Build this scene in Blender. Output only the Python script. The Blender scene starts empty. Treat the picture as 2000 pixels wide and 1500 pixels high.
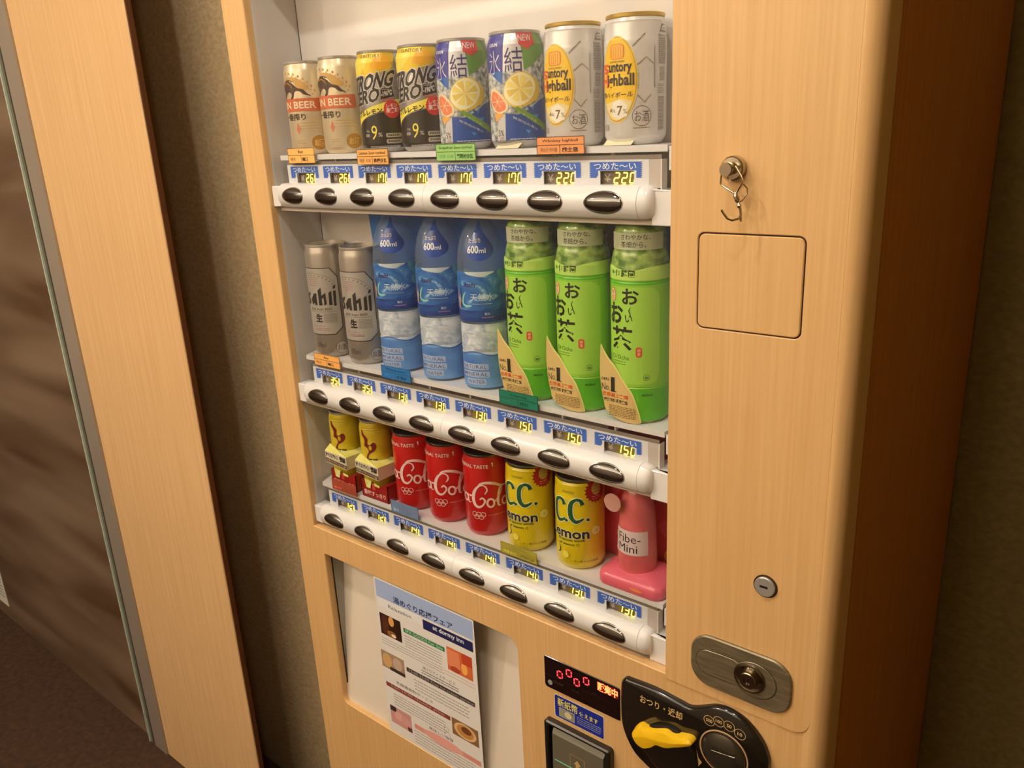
import bpy, bmesh, math, random
from mathutils import Vector, Matrix
from mathutils.geometry import tessellate_polygon

# ------------------------------------------------------------------ camera, light, exposure
SC = bpy.context.scene
COL = SC.collection
H = 1.45                      # height of the top button row above the floor; z below is relative to it
P = .07638                    # pitch of the selection buttons
cam = bpy.data.objects.new('camera', bpy.data.cameras.new('camera')); COL.objects.link(cam)
cam.data.sensor_width = 36; cam.data.lens = 1577.275 / 2000 * 36; cam.data.clip_start = .02
CAMR = ((0.77577818, 0.62918812, -0.04785933), (0.1555207, -0.26415767, -0.9518582), (-0.61154029, 0.73098771, -0.30277953))
X, Y, Z = [Vector(r) for r in CAMR]
m = Matrix((X, -Y, -Z)).transposed().to_4x4(); m.translation = Vector((1.00844, -.729085, .080236 + H))
cam.matrix_world = m
SC.camera = cam
SC.view_settings.view_transform = 'Standard'; SC.view_settings.look = 'None'
SC.view_settings.gamma = 1; SC.view_settings.use_curve_mapping = False
SC.view_settings.exposure = -0.92
w = bpy.data.worlds.new('world'); SC.world = w; w.use_nodes = True
w.node_tree.nodes['Background'].inputs[0].default_value = (1, .86, .7, 1)
w.node_tree.nodes['Background'].inputs[1].default_value = .15

def lamp(name, x, y, z, power, size, col=(1, .93, .83), spread=math.radians(180)):
    l = bpy.data.lights.new(name, 'AREA'); l.shape = 'DISK'; l.size = size; l.energy = power; l.color = col; l.spread = spread
    o = bpy.data.objects.new(name, l); o.location = (x, y, z + H); COL.objects.link(o); return o
CEIL = 1.06
lamp('downlight_lamp', .15, -.65, CEIL - .01, 11.5, .07)
lamp('downlight_lamp', .75, -.65, CEIL - .01, 9, .07)
lamp('downlight_lamp', -1.1, -1.5, CEIL - .01, 27, .09)
lamp('downlight_lamp', .45, -1.7, CEIL - .01, 8, .09)
upfill = bpy.data.lights.new('ceiling_fill', 'AREA'); upfill.shape = 'RECTANGLE'; upfill.size = 3.0; upfill.size_y = .08; upfill.energy = 105; upfill.color = (1, .93, .83)  # unseen fill light, added to brighten the ceiling from below
upfill_obj = bpy.data.objects.new('ceiling_fill', upfill); upfill_obj.location = (-.6, -1.88, .5 + H); upfill_obj.rotation_euler = (math.radians(180 - 2), 0, 0); COL.objects.link(upfill_obj)

# ------------------------------------------------------------------ materials
_M = {}
def lin(c):
    return tuple(((v / 255) / 12.92 if v <= 10 else (((v / 255) + .055) / 1.055) ** 2.4) for v in c)
def M(c, rough=.5, metal=0, coat=0, emit=0, spec=.5, alpha=1):
    k = (c, rough, metal, coat, emit, spec, alpha)
    if k in _M: return _M[k]
    mt = bpy.data.materials.new('colour_%02x%02x%02x' % tuple(int(v) for v in c)); mt.use_nodes = True
    b = mt.node_tree.nodes['Principled BSDF']
    b.inputs['Base Color'].default_value = (*lin(c), 1)
    b.inputs['Roughness'].default_value = rough; b.inputs['Metallic'].default_value = metal
    b.inputs['Coat Weight'].default_value = coat; b.inputs['Coat Roughness'].default_value = .08
    b.inputs['Specular IOR Level'].default_value = spec; b.inputs['Alpha'].default_value = alpha
    if emit:
        b.inputs['Emission Color'].default_value = (*lin(c), 1); b.inputs['Emission Strength'].default_value = emit
    _M[k] = mt
    return mt
def noise_mat(name, c1, c2, scale=(1, 1, 1), size=8, detail=4, rough=.5, bump=0, metal=0, coat=0, c3=None, lo=.35, hi=.65, alpha=1, distort=0):
    mt = bpy.data.materials.new(name); mt.use_nodes = True; N = mt.node_tree; L = N.links
    b = N.nodes['Principled BSDF']
    tc = N.nodes.new('ShaderNodeTexCoord'); mp = N.nodes.new('ShaderNodeMapping'); mp.inputs['Scale'].default_value = scale
    nz = N.nodes.new('ShaderNodeTexNoise'); nz.inputs['Scale'].default_value = size; nz.inputs['Detail'].default_value = detail
    nz.inputs['Distortion'].default_value = distort
    rp = N.nodes.new('ShaderNodeValToRGB'); rp.color_ramp.elements[0].position = lo; rp.color_ramp.elements[1].position = hi
    rp.color_ramp.elements[0].color = (*lin(c1), 1); rp.color_ramp.elements[1].color = (*lin(c2), 1)
    if c3:
        e = rp.color_ramp.elements.new((lo + hi) / 2 + .03); e.color = (*lin(c3), 1)
    L.new(tc.outputs['Object'], mp.inputs['Vector']); L.new(mp.outputs[0], nz.inputs['Vector']); L.new(nz.outputs['Fac'], rp.inputs['Fac'])
    L.new(rp.outputs[0], b.inputs['Base Color'])
    b.inputs['Roughness'].default_value = rough; b.inputs['Metallic'].default_value = metal; b.inputs['Alpha'].default_value = alpha
    b.inputs['Coat Weight'].default_value = coat; b.inputs['Coat Roughness'].default_value = .1
    if bump:
        bp = N.nodes.new('ShaderNodeBump'); bp.inputs['Strength'].default_value = bump; bp.inputs['Distance'].default_value = .002
        L.new(nz.outputs['Fac'], bp.inputs['Height']); L.new(bp.outputs[0], b.inputs['Normal'])
    return mt
def clear_mat(name, tint=(255, 255, 255), gloss=.05, tr=1.0, body=(230, 230, 230), rough=.03):
    """clear plastic: sees through, with fresnel reflections, and a share (1-tr) of milky body"""
    mt = bpy.data.materials.new(name); mt.use_nodes = True; N = mt.node_tree; L = N.links; N.nodes.clear()
    out = N.nodes.new('ShaderNodeOutputMaterial'); t = N.nodes.new('ShaderNodeBsdfTransparent'); t.inputs[0].default_value = (*lin(tint), 1)
    d = N.nodes.new('ShaderNodeBsdfDiffuse'); d.inputs[0].default_value = (*lin(body), 1)
    g = N.nodes.new('ShaderNodeBsdfGlossy'); g.inputs['Roughness'].default_value = rough
    f = N.nodes.new('ShaderNodeFresnel'); gm = N.nodes.new('ShaderNodeNewGeometry'); ir = N.nodes.new('ShaderNodeMapRange')
    ir.inputs[3].default_value = 1.45; ir.inputs[4].default_value = 1 / 1.45; L.new(gm.outputs['Backfacing'], ir.inputs[0]); L.new(ir.outputs[0], f.inputs[0])
    a = N.nodes.new('ShaderNodeMixShader'); a.inputs[0].default_value = tr
    L.new(d.outputs[0], a.inputs[1]); L.new(t.outputs[0], a.inputs[2])
    b = N.nodes.new('ShaderNodeMixShader'); L.new(f.outputs[0], b.inputs[0]); L.new(a.outputs[0], b.inputs[1]); L.new(g.outputs[0], b.inputs[2])
    L.new(b.outputs[0], out.inputs[0]); return mt

WOOD = noise_mat('pale_wood_laminate', (214, 170, 112), (225, 183, 126), (260, 260, 5), 1, 5, .42, 0, lo=.3, hi=.7)
WOOD_DARK = noise_mat('brown_wood_laminate', (186, 112, 20), (204, 128, 30), (200, 200, 4), 1, 4, .5, lo=.3, hi=.7)
DOORWOOD = noise_mat('pale_wood_door', (214, 172, 120), (229, 191, 141), (120, 120, 4), 1, 4, .4, lo=.25, hi=.75)
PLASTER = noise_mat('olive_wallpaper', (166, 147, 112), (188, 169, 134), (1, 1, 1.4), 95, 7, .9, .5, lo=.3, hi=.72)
PLASTER_SHADED = noise_mat('shaded_olive_wallpaper', (112, 94, 46), (128, 108, 58), (1, 1, 1.4), 95, 7, .9, .3, lo=.3, hi=.72)  # olive wallpaper with the right-hand shade put into its colour
CREAM = M((218, 212, 206), .45)
WHITE = M((226, 224, 222), .3, coat=.25)
BLACK = M((14, 10, 8), .5)
PANE = clear_mat('clear_acrylic')
SILVER = M((190, 186, 178), .28, .6)
ALU = M((206, 200, 190), .25, .6)

# ------------------------------------------------------------------ mesh building
class MB:
    def __init__(s): s.v, s.f, s.m, s.mats = [], [], [], []
    def mi(s, mat):
        if mat not in s.mats: s.mats.append(mat)
        return s.mats.index(mat)
    def add(s, vs, fs, mat):
        n = len(s.v); s.v += [tuple(v) for v in vs]; s.f += [tuple(i + n for i in f) for f in fs]; s.m += [s.mi(mat)] * len(fs); return s
    def box(s, x0, x1, y0, y1, z0, z1, mat):
        return s.add([(x, y, z) for z in (z0, z1) for y in (y0, y1) for x in (x0, x1)],
                     [(0, 2, 3, 1), (4, 5, 7, 6), (0, 1, 5, 4), (2, 6, 7, 3), (0, 4, 6, 2), (1, 3, 7, 5)], mat)
    def lathe(s, prof, mat, n=56, c=(0, 0, 0), axis='z', close=False):
        vs, fs = [], []
        for r, h in prof:
            for i in range(n):
                a = 2 * math.pi * i / n; p, q = r * math.cos(a), r * math.sin(a)
                vs.append({'z': (c[0] + p, c[1] + q, c[2] + h), 'y': (c[0] + p, c[1] + h, c[2] + q), 'x': (c[0] + h, c[1] + p, c[2] + q)}[axis])
        for k in range(len(prof) - 1):
            for i in range(n):
                j = (i + 1) % n; fs.append((k * n + i, k * n + j, (k + 1) * n + j, (k + 1) * n + i))
        return s.add(vs, fs, mat)
    def plate(s, outer, holes, y0, y1, mat, cham=0):
        """outline(s) in (x,z); front face at y0, back at y1"""
        loops = [outer] + list(holes)
        def off(lp, d, hole):
            n = len(lp); o = []
            ar = sum(lp[i][0] * lp[(i + 1) % n][1] - lp[(i + 1) % n][0] * lp[i][1] for i in range(n))
            sg = (1 if ar > 0 else -1) * (-1 if hole else 1)
            for i in range(n):
                a, b, c = Vector(lp[i - 1]), Vector(lp[i]), Vector(lp[(i + 1) % n])
                d1, d2 = (b - a).normalized(), (c - b).normalized()
                n1, n2 = Vector((-d1.y, d1.x)), Vector((-d2.y, d2.x)); q = (n1 + n2)
                q = q.normalized() if q.length > 1e-6 else n1
                k = max(.5, q.dot(n1)); p = b + q * sg * d / k; o.append((p.x, p.y))
            return o
        inner = [off(lp, cham, k > 0) for k, lp in enumerate(loops)] if cham else loops
        flat = [p for lp in inner for p in lp]
        tris = tessellate_polygon([[Vector((p[0], p[1], 0)) for p in lp] for lp in inner])
        s.add([(x, y0, z) for x, z in flat], tris, mat)
        if y1 is not None:
            s.add([(x, y1, z) for lp in loops for x, z in lp], tris, mat)
            for lp, il in zip(loops, inner):
                n = len(lp); vs = [(x, y0, z) for x, z in il]; fs = []
                rings = [il]
                if cham:
                    vs += [(x, y0 + cham, z) for x, z in lp]
                vs += [(x, y1, z) for x, z in lp]; k = 2 if cham else 1
                for r in range(k):
                    fs += [(r * n + i, r * n + (i + 1) % n, (r + 1) * n + (i + 1) % n, (r + 1) * n + i) for i in range(n)]
                s.add(vs, fs, mat)
        return s
    def tube(s, pts, r, mat, n=8, closed=False):
        pts = [Vector(p) for p in pts]; vs, fs = [], []; N = len(pts)
        for i, p in enumerate(pts):
            a = pts[i - 1] if i or closed else p; b = pts[(i + 1) % N] if i < N - 1 or closed else p
            t = (b - a).normalized(); u = t.cross(Vector((0, 1, .01))).normalized(); w_ = t.cross(u)
            rr = r[i] if isinstance(r, (list, tuple)) else r
            vs += [p + (u * math.cos(2 * math.pi * k / n) + w_ * math.sin(2 * math.pi * k / n)) * rr for k in range(n)]
        for i in range(N if closed else N - 1):
            for k in range(n):
                j = (k + 1) % n; i2 = (i + 1) % N; fs.append((i * n + k, i * n + j, i2 * n + j, i2 * n + k))
        if not closed: fs += [tuple(range(n)), tuple((N - 1) * n + k for k in range(n))]
        return s.add(vs, fs, mat)
    def sweepx(s, prof, secs, mat):
        """closed (y,z) profile swept along x; secs = list of (x, scale, cy, cz)"""
        n = len(prof); vs, fs = [], []
        for x, sc, cy, cz in secs: vs += [(x, cy + (y - cy) * sc, cz + (z - cz) * sc) for y, z in prof]
        for k in range(len(secs) - 1):
            fs += [(k * n + i, k * n + (i + 1) % n, (k + 1) * n + (i + 1) % n, (k + 1) * n + i) for i in range(n)]
        fs += [tuple(range(n)), tuple((len(secs) - 1) * n + i for i in range(n))]
        return s.add(vs, fs, mat)
    def mesh(s, name, shift=(0, 0, 0), smooth=True, angle=35):
        me = bpy.data.meshes.new(name)
        me.from_pydata([(a + shift[0], b + shift[1], c + shift[2]) for a, b, c in s.v], [], s.f)
        for mt in s.mats: me.materials.append(mt)
        me.polygons.foreach_set('material_index', s.m)
        bm = bmesh.new(); bm.from_mesh(me); bmesh.ops.remove_doubles(bm, verts=bm.verts, dist=1e-6) if smooth else None
        if smooth: bmesh.ops.recalc_face_normals(bm, faces=bm.faces)
        bm.to_mesh(me); bm.free()
        if smooth:
            me.polygons.foreach_set('use_smooth', [True] * len(me.polygons)); me.set_sharp_from_angle(angle=math.radians(angle))
        me.update(); return me

def tag(o, label=None, cat=None, group=None, kind=None):
    if label: o['label'] = label
    if cat: o['category'] = cat
    if group: o['group'] = group
    if kind: o['kind'] = kind
    return o
def rootloc(o):
    while o.parent: o = o.parent
    return o.location
def empty(name, loc, **k):
    o = bpy.data.objects.new(name, None); o.location = loc; o.empty_display_size = .02; COL.objects.link(o); return tag(o, **k)
def part(name, mb, parent, local=False, smooth=True, label=None, bevel=0, angle=35):
    """a mesh part; vertices are in world x, y and z relative to H unless local"""
    L = rootloc(parent); sh = (0, 0, 0) if local else (-L[0], -L[1], H - L[2])
    o = bpy.data.objects.new(name, mb.mesh(name, sh, smooth, angle)); o.parent = parent; COL.objects.link(o)
    if bevel:
        b = o.modifiers.new('bevel', 'BEVEL'); b.width = bevel; b.segments = 2; b.limit_method = 'ANGLE'; b.angle_limit = math.radians(40)
    if label: o['label'] = label
    return o
def single(name, mb, loc, local=False, smooth=True, bevel=0, **k):
    """a thing that is one mesh; loc = its base (absolute)"""
    sh = (0, 0, 0) if local else (-loc[0], -loc[1], H - loc[2])
    o = bpy.data.objects.new(name, mb.mesh(name, sh, smooth)); o.location = loc; COL.objects.link(o)
    if bevel:
        b = o.modifiers.new('bevel', 'BEVEL'); b.width = bevel; b.segments = 2; b.limit_method = 'ANGLE'; b.angle_limit = math.radians(40)
    return tag(o, **k)
def dup(root, loc, **k):
    r = root.copy(); r.location = loc; COL.objects.link(r)
    for ch in list(root.children):
        c = ch.copy(); COL.objects.link(c); c.parent = r
        for g in list(ch.children):
            d = g.copy(); COL.objects.link(d); d.parent = c
    return tag(r, **k)
def rrect(x0, z0, x1, z1, r=.003, n=5, rs=None):
    rs = rs or (r, r, r, r); o = []         # corners: (x1,z1) (x0,z1) (x0,z0) (x1,z0)
    for (cx, cz, a), q in zip(((x1, z1, 0), (x0, z1, 90), (x0, z0, 180), (x1, z0, 270)), rs):
        sx = -1 if a in (0, 270) else 1; sz = -1 if a in (0, 90) else 1
        q = max(q, 1e-5)
        for i in range(n + 1):
            t = math.radians(a + 90 * i / n); o.append((cx + sx * q + q * math.cos(t), cz + sz * q + q * math.sin(t)))
    return o
def circ(cx, cz, r, n=32, rz=None): return [(cx + r * math.cos(2 * math.pi * i / n), cz + (rz or r) * math.sin(2 * math.pi * i / n)) for i in range(n)]
def spline(pts, n=5, closed=False):
    o = []; N = len(pts)
    for i in range(N if closed else N - 1):
        g = lambda k: Vector(pts[k % N] if closed else pts[min(max(k, 0), N - 1)])
        p0, p1, p2, p3 = g(i - 1), g(i), g(i + 1), g(i + 2)
        for j in range(n):
            t = j / n
            o.append(tuple(.5 * ((2 * p1) + (p2 - p0) * t + (2 * p0 - 5 * p1 + 4 * p2 - p3) * t * t + (3 * p1 - p0 - 3 * p2 + p3) * t ** 3)))
    if not closed: o.append(tuple(pts[-1]))
    return o

# ------------------------------------------------------------------ printed matter (flat art, wrapped on its carrier)
_G = {}
def glyphs(s, bold, res=2):
    k = (s, bold, res)
    if k not in _G:
        c = bpy.data.curves.new('t', 'FONT'); c.body = s; c.offset = bold; c.resolution_u = res
        o = bpy.data.objects.new('t', c); COL.objects.link(o); bpy.context.view_layer.update()
        me = bpy.data.meshes.new_from_object(o.evaluated_get(bpy.context.evaluated_depsgraph_get()))
        vs = [(v.co.x, v.co.y) for v in me.vertices]; fs = [tuple(p.vertices) for p in me.polygons]
        bpy.data.objects.remove(o); bpy.data.curves.remove(c); bpy.data.meshes.remove(me)
        xs = [v[0] for v in vs]; ys = [v[1] for v in vs]
        _G[k] = (vs, fs, min(xs), max(xs), min(ys), max(ys))
    return _G[k]
class Art:
    """2D items in units k (default millimetres)"""
    def __init__(s, k=.001): s.items = []; s.k = k
    def poly(s, pts, mat, L=0):
        t = tessellate_polygon([[Vector((p[0], p[1], 0)) for p in pts]])
        s.items.append(([(x * s.k, y * s.k) for x, y in pts], t, mat, L)); return s
    def rect(s, x0, y0, x1, y1, mat, L=0, r=0): return s.poly(rrect(x0, min(y0, y1), x1, max(y0, y1), r, 3) if r else [(x0, y0), (x1, y0), (x1, y1), (x0, y1)], mat, L)
    def ell(s, cx, cy, rx, ry, mat, L=0, n=28, ang=0):
        ca, sa = math.cos(math.radians(ang)), math.sin(math.radians(ang))
        return s.poly([(cx + rx * math.cos(t) * ca - ry * math.sin(t) * sa, cy + rx * math.cos(t) * sa + ry * math.sin(t) * ca) for t in (2 * math.pi * i / n for i in range(n))], mat, L)
    def stroke(s, pts, w_, mat, L=0, smooth=True):
        if smooth and len(pts) > 2: ws = w_ if isinstance(w_, (list, tuple)) else [w_] * len(pts); q = spline([(p[0], p[1], a) for p, a in zip(pts, ws)], 5); pts = [(a, b) for a, b, c in q]; ws = [c for a, b, c in q]
        else: ws = w_ if isinstance(w_, (list, tuple)) else [w_] * len(pts)
        vs, fs = [], []
        for i, p in enumerate(pts):
            a, b = pts[max(i - 1, 0)], pts[min(i + 1, len(pts) - 1)]
            dx, dy = b[0] - a[0], b[1] - a[1]; l = math.hypot(dx, dy) or 1; nx, ny = -dy / l * ws[i] / 2, dx / l * ws[i] / 2
            vs += [((p[0] + nx) * s.k, (p[1] + ny) * s.k), ((p[0] - nx) * s.k, (p[1] - ny) * s.k)]
        for i in range(len(pts) - 1): fs.append((2 * i, 2 * i + 1, 2 * i + 3, 2 * i + 2))
        s.items.append((vs, fs, mat, L)); return s
    def ring(s, cx, cy, r, w_, mat, L=0, ry=None, n=28):
        ry = ry or r; vs = []; fs = []
        for i in range(n):
            t = 2 * math.pi * i / n
            vs += [((cx + r * math.cos(t)) * s.k, (cy + ry * math.sin(t)) * s.k), ((cx + (r - w_) * math.cos(t)) * s.k, (cy + (ry - w_) * math.sin(t)) * s.k)]
            j = (i + 1) % n; fs.append((2 * i, 2 * i + 1, 2 * j + 1, 2 * j))
        s.items.append((vs, fs, mat, L)); return s
    def text(s, t, x0, y0, x1, y1, mat, L=1, bold=0, shear=0, slope=0, outline=None, ow=.03):
        """fit the string's box into x0..x1, y0..y1 ; slope raises the right end, shear leans"""
        if outline: s.text(t, x0, y0, x1, y1, outline, L, bold + ow, shear, slope); L += 1
        vs, fs, a, b, c, d = glyphs(t, bold); ref = glyphs(t, 0)
        a, b, c, d = (ref[2:6]); w_, h_ = b - a or 1, d - c or 1; o = []
        for x, y in vs:
            u, v = (x - a) / w_, (y - c) / h_
            o.append(((x0 + u * (x1 - x0) + v * shear) * s.k, (y0 + v * (y1 - y0) + u * slope) * s.k))
        s.items.append((o, fs, mat, L)); return s
    def lines(s, x0, y0, x1, y1, n, h, mat, L=1, seed=1):
        """rows of unreadably small print"""
        rnd = random.Random(seed)
        for i in range(n):
            y = y0 + (y1 - y0) * i / max(1, n - 1); x = x0
            while x < x1 - h:
                w_ = min(rnd.uniform(1.2, 5) * h, x1 - x); s.rect(x, y, x + w_, y + h, mat, L); x += w_ + h * .7
        return s
    def into(s, mb, fn, step=None, vcuts=(), eps=.00012, base=.0002):
        bm = bmesh.new(); bms = []; mats = []
        for vs, fs, mat, L in s.items:
            bv = [bm.verts.new((x, y, L)) for x, y in vs]
            if mat not in mats: mats.append(mat)
            for f in fs:
                if len(set(f)) < 3: continue
                try: q = bm.faces.new([bv[i] for i in f]); q.material_index = mats.index(mat)
                except ValueError: pass
        if step:
            xs = [v.co.x for v in bm.verts]; a, b = min(xs), max(xs); u = math.floor(a / step) * step
            while u < b:
                bmesh.ops.bisect_plane(bm, geom=bm.verts[:] + bm.edges[:] + bm.faces[:], plane_co=(u, 0, 0), plane_no=(1, 0, 0), dist=1e-7); u += step
        for v in vcuts:
            bmesh.ops.bisect_plane(bm, geom=bm.verts[:] + bm.edges[:] + bm.faces[:], plane_co=(0, v, 0), plane_no=(0, 1, 0), dist=1e-7)
        bm.verts.index_update(); bm.verts.ensure_lookup_table()
        vs = [fn(v.co.x, v.co.y, base + eps * v.co.z) for v in bm.verts]
        n = len(mb.v); mb.v += vs
        for f in bm.faces: mb.f.append(tuple(v.index + n for v in f.verts)); mb.m.append(mb.mi(mats[f.material_index]))
        bm.free(); return mb
def wrap(prof):
    """cylinder mapping with radius from a (r,z) profile"""
    pr = sorted([(z, r) for r, z in prof])
    def rad(z):
        for (z0, r0), (z1, r1) in zip(pr, pr[1:]):
            if z0 <= z <= z1: return r0 + (r1 - r0) * ((z - z0) / (z1 - z0) if z1 > z0 else 0)
        return pr[0][1] if z < pr[0][0] else pr[-1][1]
    R0 = max(r for r, z in prof)
    def fn(u, v, e):
        t = u / R0; r = rad(v) + e; return (r * math.sin(t), -r * math.cos(t), v)
    return fn
def flat(y=0): return lambda u, v, e: (u, y - e, v)

# ------------------------------------------------------------------ the room
def struct(name, mb, **k):
    return single(name, mb, (0, 0, 0), smooth=k.pop('smooth', True), kind='structure', **k)
FLOOR = noise_mat('brown_carpet', (54, 34, 20), (72, 47, 28), (1, 1, 1), 60, 6, .95)
CEILM = M((226, 214, 196), .9)
BEIGE = M((196, 172, 138), .8)
struct('floor', MB().box(-4, 2.2, -2.6, 3.2, -H - .05, -H, FLOOR))
struct('ceiling', MB().box(-4, 2.2, -2.6, 3.2, CEIL, CEIL + .05, CEILM))
struct('wall_front', MB().box(-4, 2.2, -2.05, -2.0, -H, CEIL, M((222, 208, 186), .8)))
struct('wall_left', MB().box(-4.05, -4, -2.6, 3.2, -H, CEIL, BEIGE))
struct('wall_right', MB().box(1.2, 1.25, -2.6, .57, -H, CEIL, PLASTER_SHADED))
wb = MB().box(-1.0, -.112, .15, .2, -H, CEIL, PLASTER).box(.6, 1.25, .572, .62, -H, CEIL, PLASTER_SHADED).box(-.16, -.112, .2, .62, -H, CEIL, PLASTER)
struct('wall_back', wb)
# pale door leaf standing just before the olive wall
struct('door_1', MB().plate([(-.843, -H), (-.388, -H), (-.388, CEIL - .02), (-.843, CEIL - .02)], [], 0, .007, DOORWOOD, .0015))
struct('trim_1', MB().box(-.3885, -.3855, .0025, .012, -H, CEIL - .02, M((92, 50, 14), .6)))
# metal jamb and the dark glass leaf
jm = M((186, 176, 164), .35, .55)
struct('trim_2', MB().box(-.905, -.845, -.004, .06, -H, CEIL - .02, jm).box(-.9165, -.9055, .004, .06, -H, CEIL - .02, M((138, 136, 122), .4, .5)).box(-.928, -.917, -.002, .05, -H, CEIL - .02, M((120, 118, 104), .4, .5)).box(-.9335, -.9285, -.006, .03, -H, CEIL - .02, M((206, 222, 205), .2, .2)))
glass = noise_mat('smoked_glass', (84, 60, 42), (128, 108, 90), (.5, .5, 3.2), 2.2, 2, .3, lo=.35, hi=.65, distort=.4)
d2 = struct('door_2', MB().box(-2.9, -.934, .006, .014, -H, CEIL - .02, glass))
nt = Art(1).rect(0, 0, .11, .16, M((225, 222, 215), .6)).lines(.012, .03, .098, .14, 9, .004, M((60, 60, 70)), 1)
mb = MB().box(-2.0, -1.89, .0045, .0058, -1.395, -1.235, M((225, 222, 215), .6))
nt.into(mb, lambda u, v, e: (-2.0 + u, .0044 - e, -1.395 + v))
single('door_notice', mb, (-1.945, .005, H - 1.395), smooth=False, label='small white paper notice stuck on the dark glass door', cat='notice')

# ------------------------------------------------------------------ the vending machine
vm = empty('vending_machine', (.345, .28, 0), label='wood-clad drink vending machine with white display shelves and round dark buttons', cat='vending machine')
ZB = [0, -.30952, -.52607]          # button rows
ZS = [.0565, -.250, -.471]          # shelf tops
XL, XR, ZT, ZW = -.057, .6148, .325, -.5495
outer = [(-.1103, -H + .02), (.790, -H + .02), (.790, .40), (-.1103, .40)]
win = [(XL, ZW), (XR, ZW), (XR, ZT), (XL, ZT)]
pw = rrect(-.0370, -.8996, .3838, -.5975, rs=(.019, .002, .014, .019), n=6)
part('front_panel', MB().plate(outer, [win, pw], 0, .012, WOOD, .0012), vm, angle=25)
# right strip of the front stands slightly proud and rolls over at its outer edge
hatch = rrect(.6457, -.1208, .7517, -.0254, .007)
strip = MB().plate(rrect(.6152, -.5545, .787, .40, rs=(.001, .001, .001, .020), n=6), [hatch], -.0022, .0, WOOD, .0008)
part('side_strip', strip, vm, angle=25)
edge = [(.780, .0)] + [(.787 + .0155 * math.sin(math.radians(a)), .0135 - .0157 * math.cos(math.radians(a))) for a in range(0, 91, 10)] + [(.8025, .044), (.780, .044)]
em = MB(); n = len(edge)
em.add([(x, y, -H + .02) for x, y in edge] + [(x, y, .40) for x, y in edge], [(i, (i + 1) % n, n + (i + 1) % n, n + i) for i in range(n)] + [tuple(range(n)), tuple(range(n, 2 * n))], WOOD)
part('edge_moulding', em, vm, label='rounded outer edge of the wooden front')
part('hatch_backing', MB().box(.6458, .7516, -.0004, -.0001, -.1207, -.0255, M((40, 20, 8), .7)), vm, label='dark sheet standing in for shade in the gap around the hatch')  # shade of the narrow gap painted as a dark sheet
part('hatch_door', MB().plate(rrect(.6471, -.1194, .7503, -.0268, .006), [], -.0026, -.0006, WOOD, .0009), vm, label='square wooden flush hatch')
cb = MB().box(-.109, .8015, .0935, .55, -H + .02, .40, WOOD_DARK).box(-.105, .797, .0121, .0935, -H + .03, -.92, WOOD_DARK)
cb.box(-.109, -.0625, .0121, .0935, -.92, .399, WOOD_DARK).box(.618, .8015, .0505, .0935, -H + .02, .40, WOOD_DARK).box(.619, .797, .0121, .0505, -.92, .399, WOOD_DARK)
cb.box(-.06, .618, .0121, .0935, ZT + .002, .399, WOOD_DARK)
part('cabinet', cb, vm, label='dark brown cabinet behind the wooden front')
for fx, fy in ((-.07, .1), (.76, .1), (-.07, .5), (.76, .5)):
    part('foot', MB().lathe([(0, 0), (.02, 0), (.02, .021), (0, .021)], M((60, 60, 60)), 16, (fx, fy, -H)), vm)

# display case liner: side walls with notched front edge, back, floor and top
def liner_side(x, t, notch=True):
    mb = MB(); edges_ = []
    zz = [ZT, .022, -.022, -.098, -.214, -.268, -.33, -.3405, -.470, -.49, ZW]
    ys = [.0035, .0035, .010, .0035, .010, .0035, .0035, .0035, .0035, .009, .004] if notch else [.0035] * 11
    pts = []
    for i, (z, y) in enumerate(zip(zz, ys)):
        if i: pts.append((ys[i - 1], z - 0))
        pts.append((y, z))
    pts += [(.0895, ZW), (.0895, ZT)]
    n = len(pts)
    tr = tessellate_polygon([[Vector((a, b, 0)) for a, b in pts]])
    vs = [(x, a, b) for a, b in pts] + [(x + t, a, b) for a, b in pts]
    mb.add(vs, [tuple(q) for q in tr] + [tuple(i + n for i in q) for q in tr] + [(i, (i + 1) % n, n + (i + 1) % n, n + i) for i in range(n)], CREAM)
    return mb
part('left_liner', liner_side(XL - .0004, -.0028), vm, label='white side wall of the display', smooth=False)
part('right_liner', liner_side(XR + .0004, .0028, False), vm, label='white side wall of the display', smooth=False)
part('dark_gap', MB().box(XL - .0049, XL - .0036, .0122, .09, ZW, ZT, BLACK), vm)
part('back_liner', MB().box(XL + .0012, XR, .0895, .092, ZW, ZT, CREAM).box(XL - .003, XL + .0012, .0915, .0925, ZW, ZT, M((30, 20, 14))), vm, label='white back wall of the display')
part('top_liner', MB().box(XL, XR, .004, .09, ZT - .003, ZT, CREAM), vm)
part('bottom_liner', MB().box(XL, XR, .0121, .09, ZW - .001, ZW + .0015, M((150, 140, 130), .6)), vm)

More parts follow.
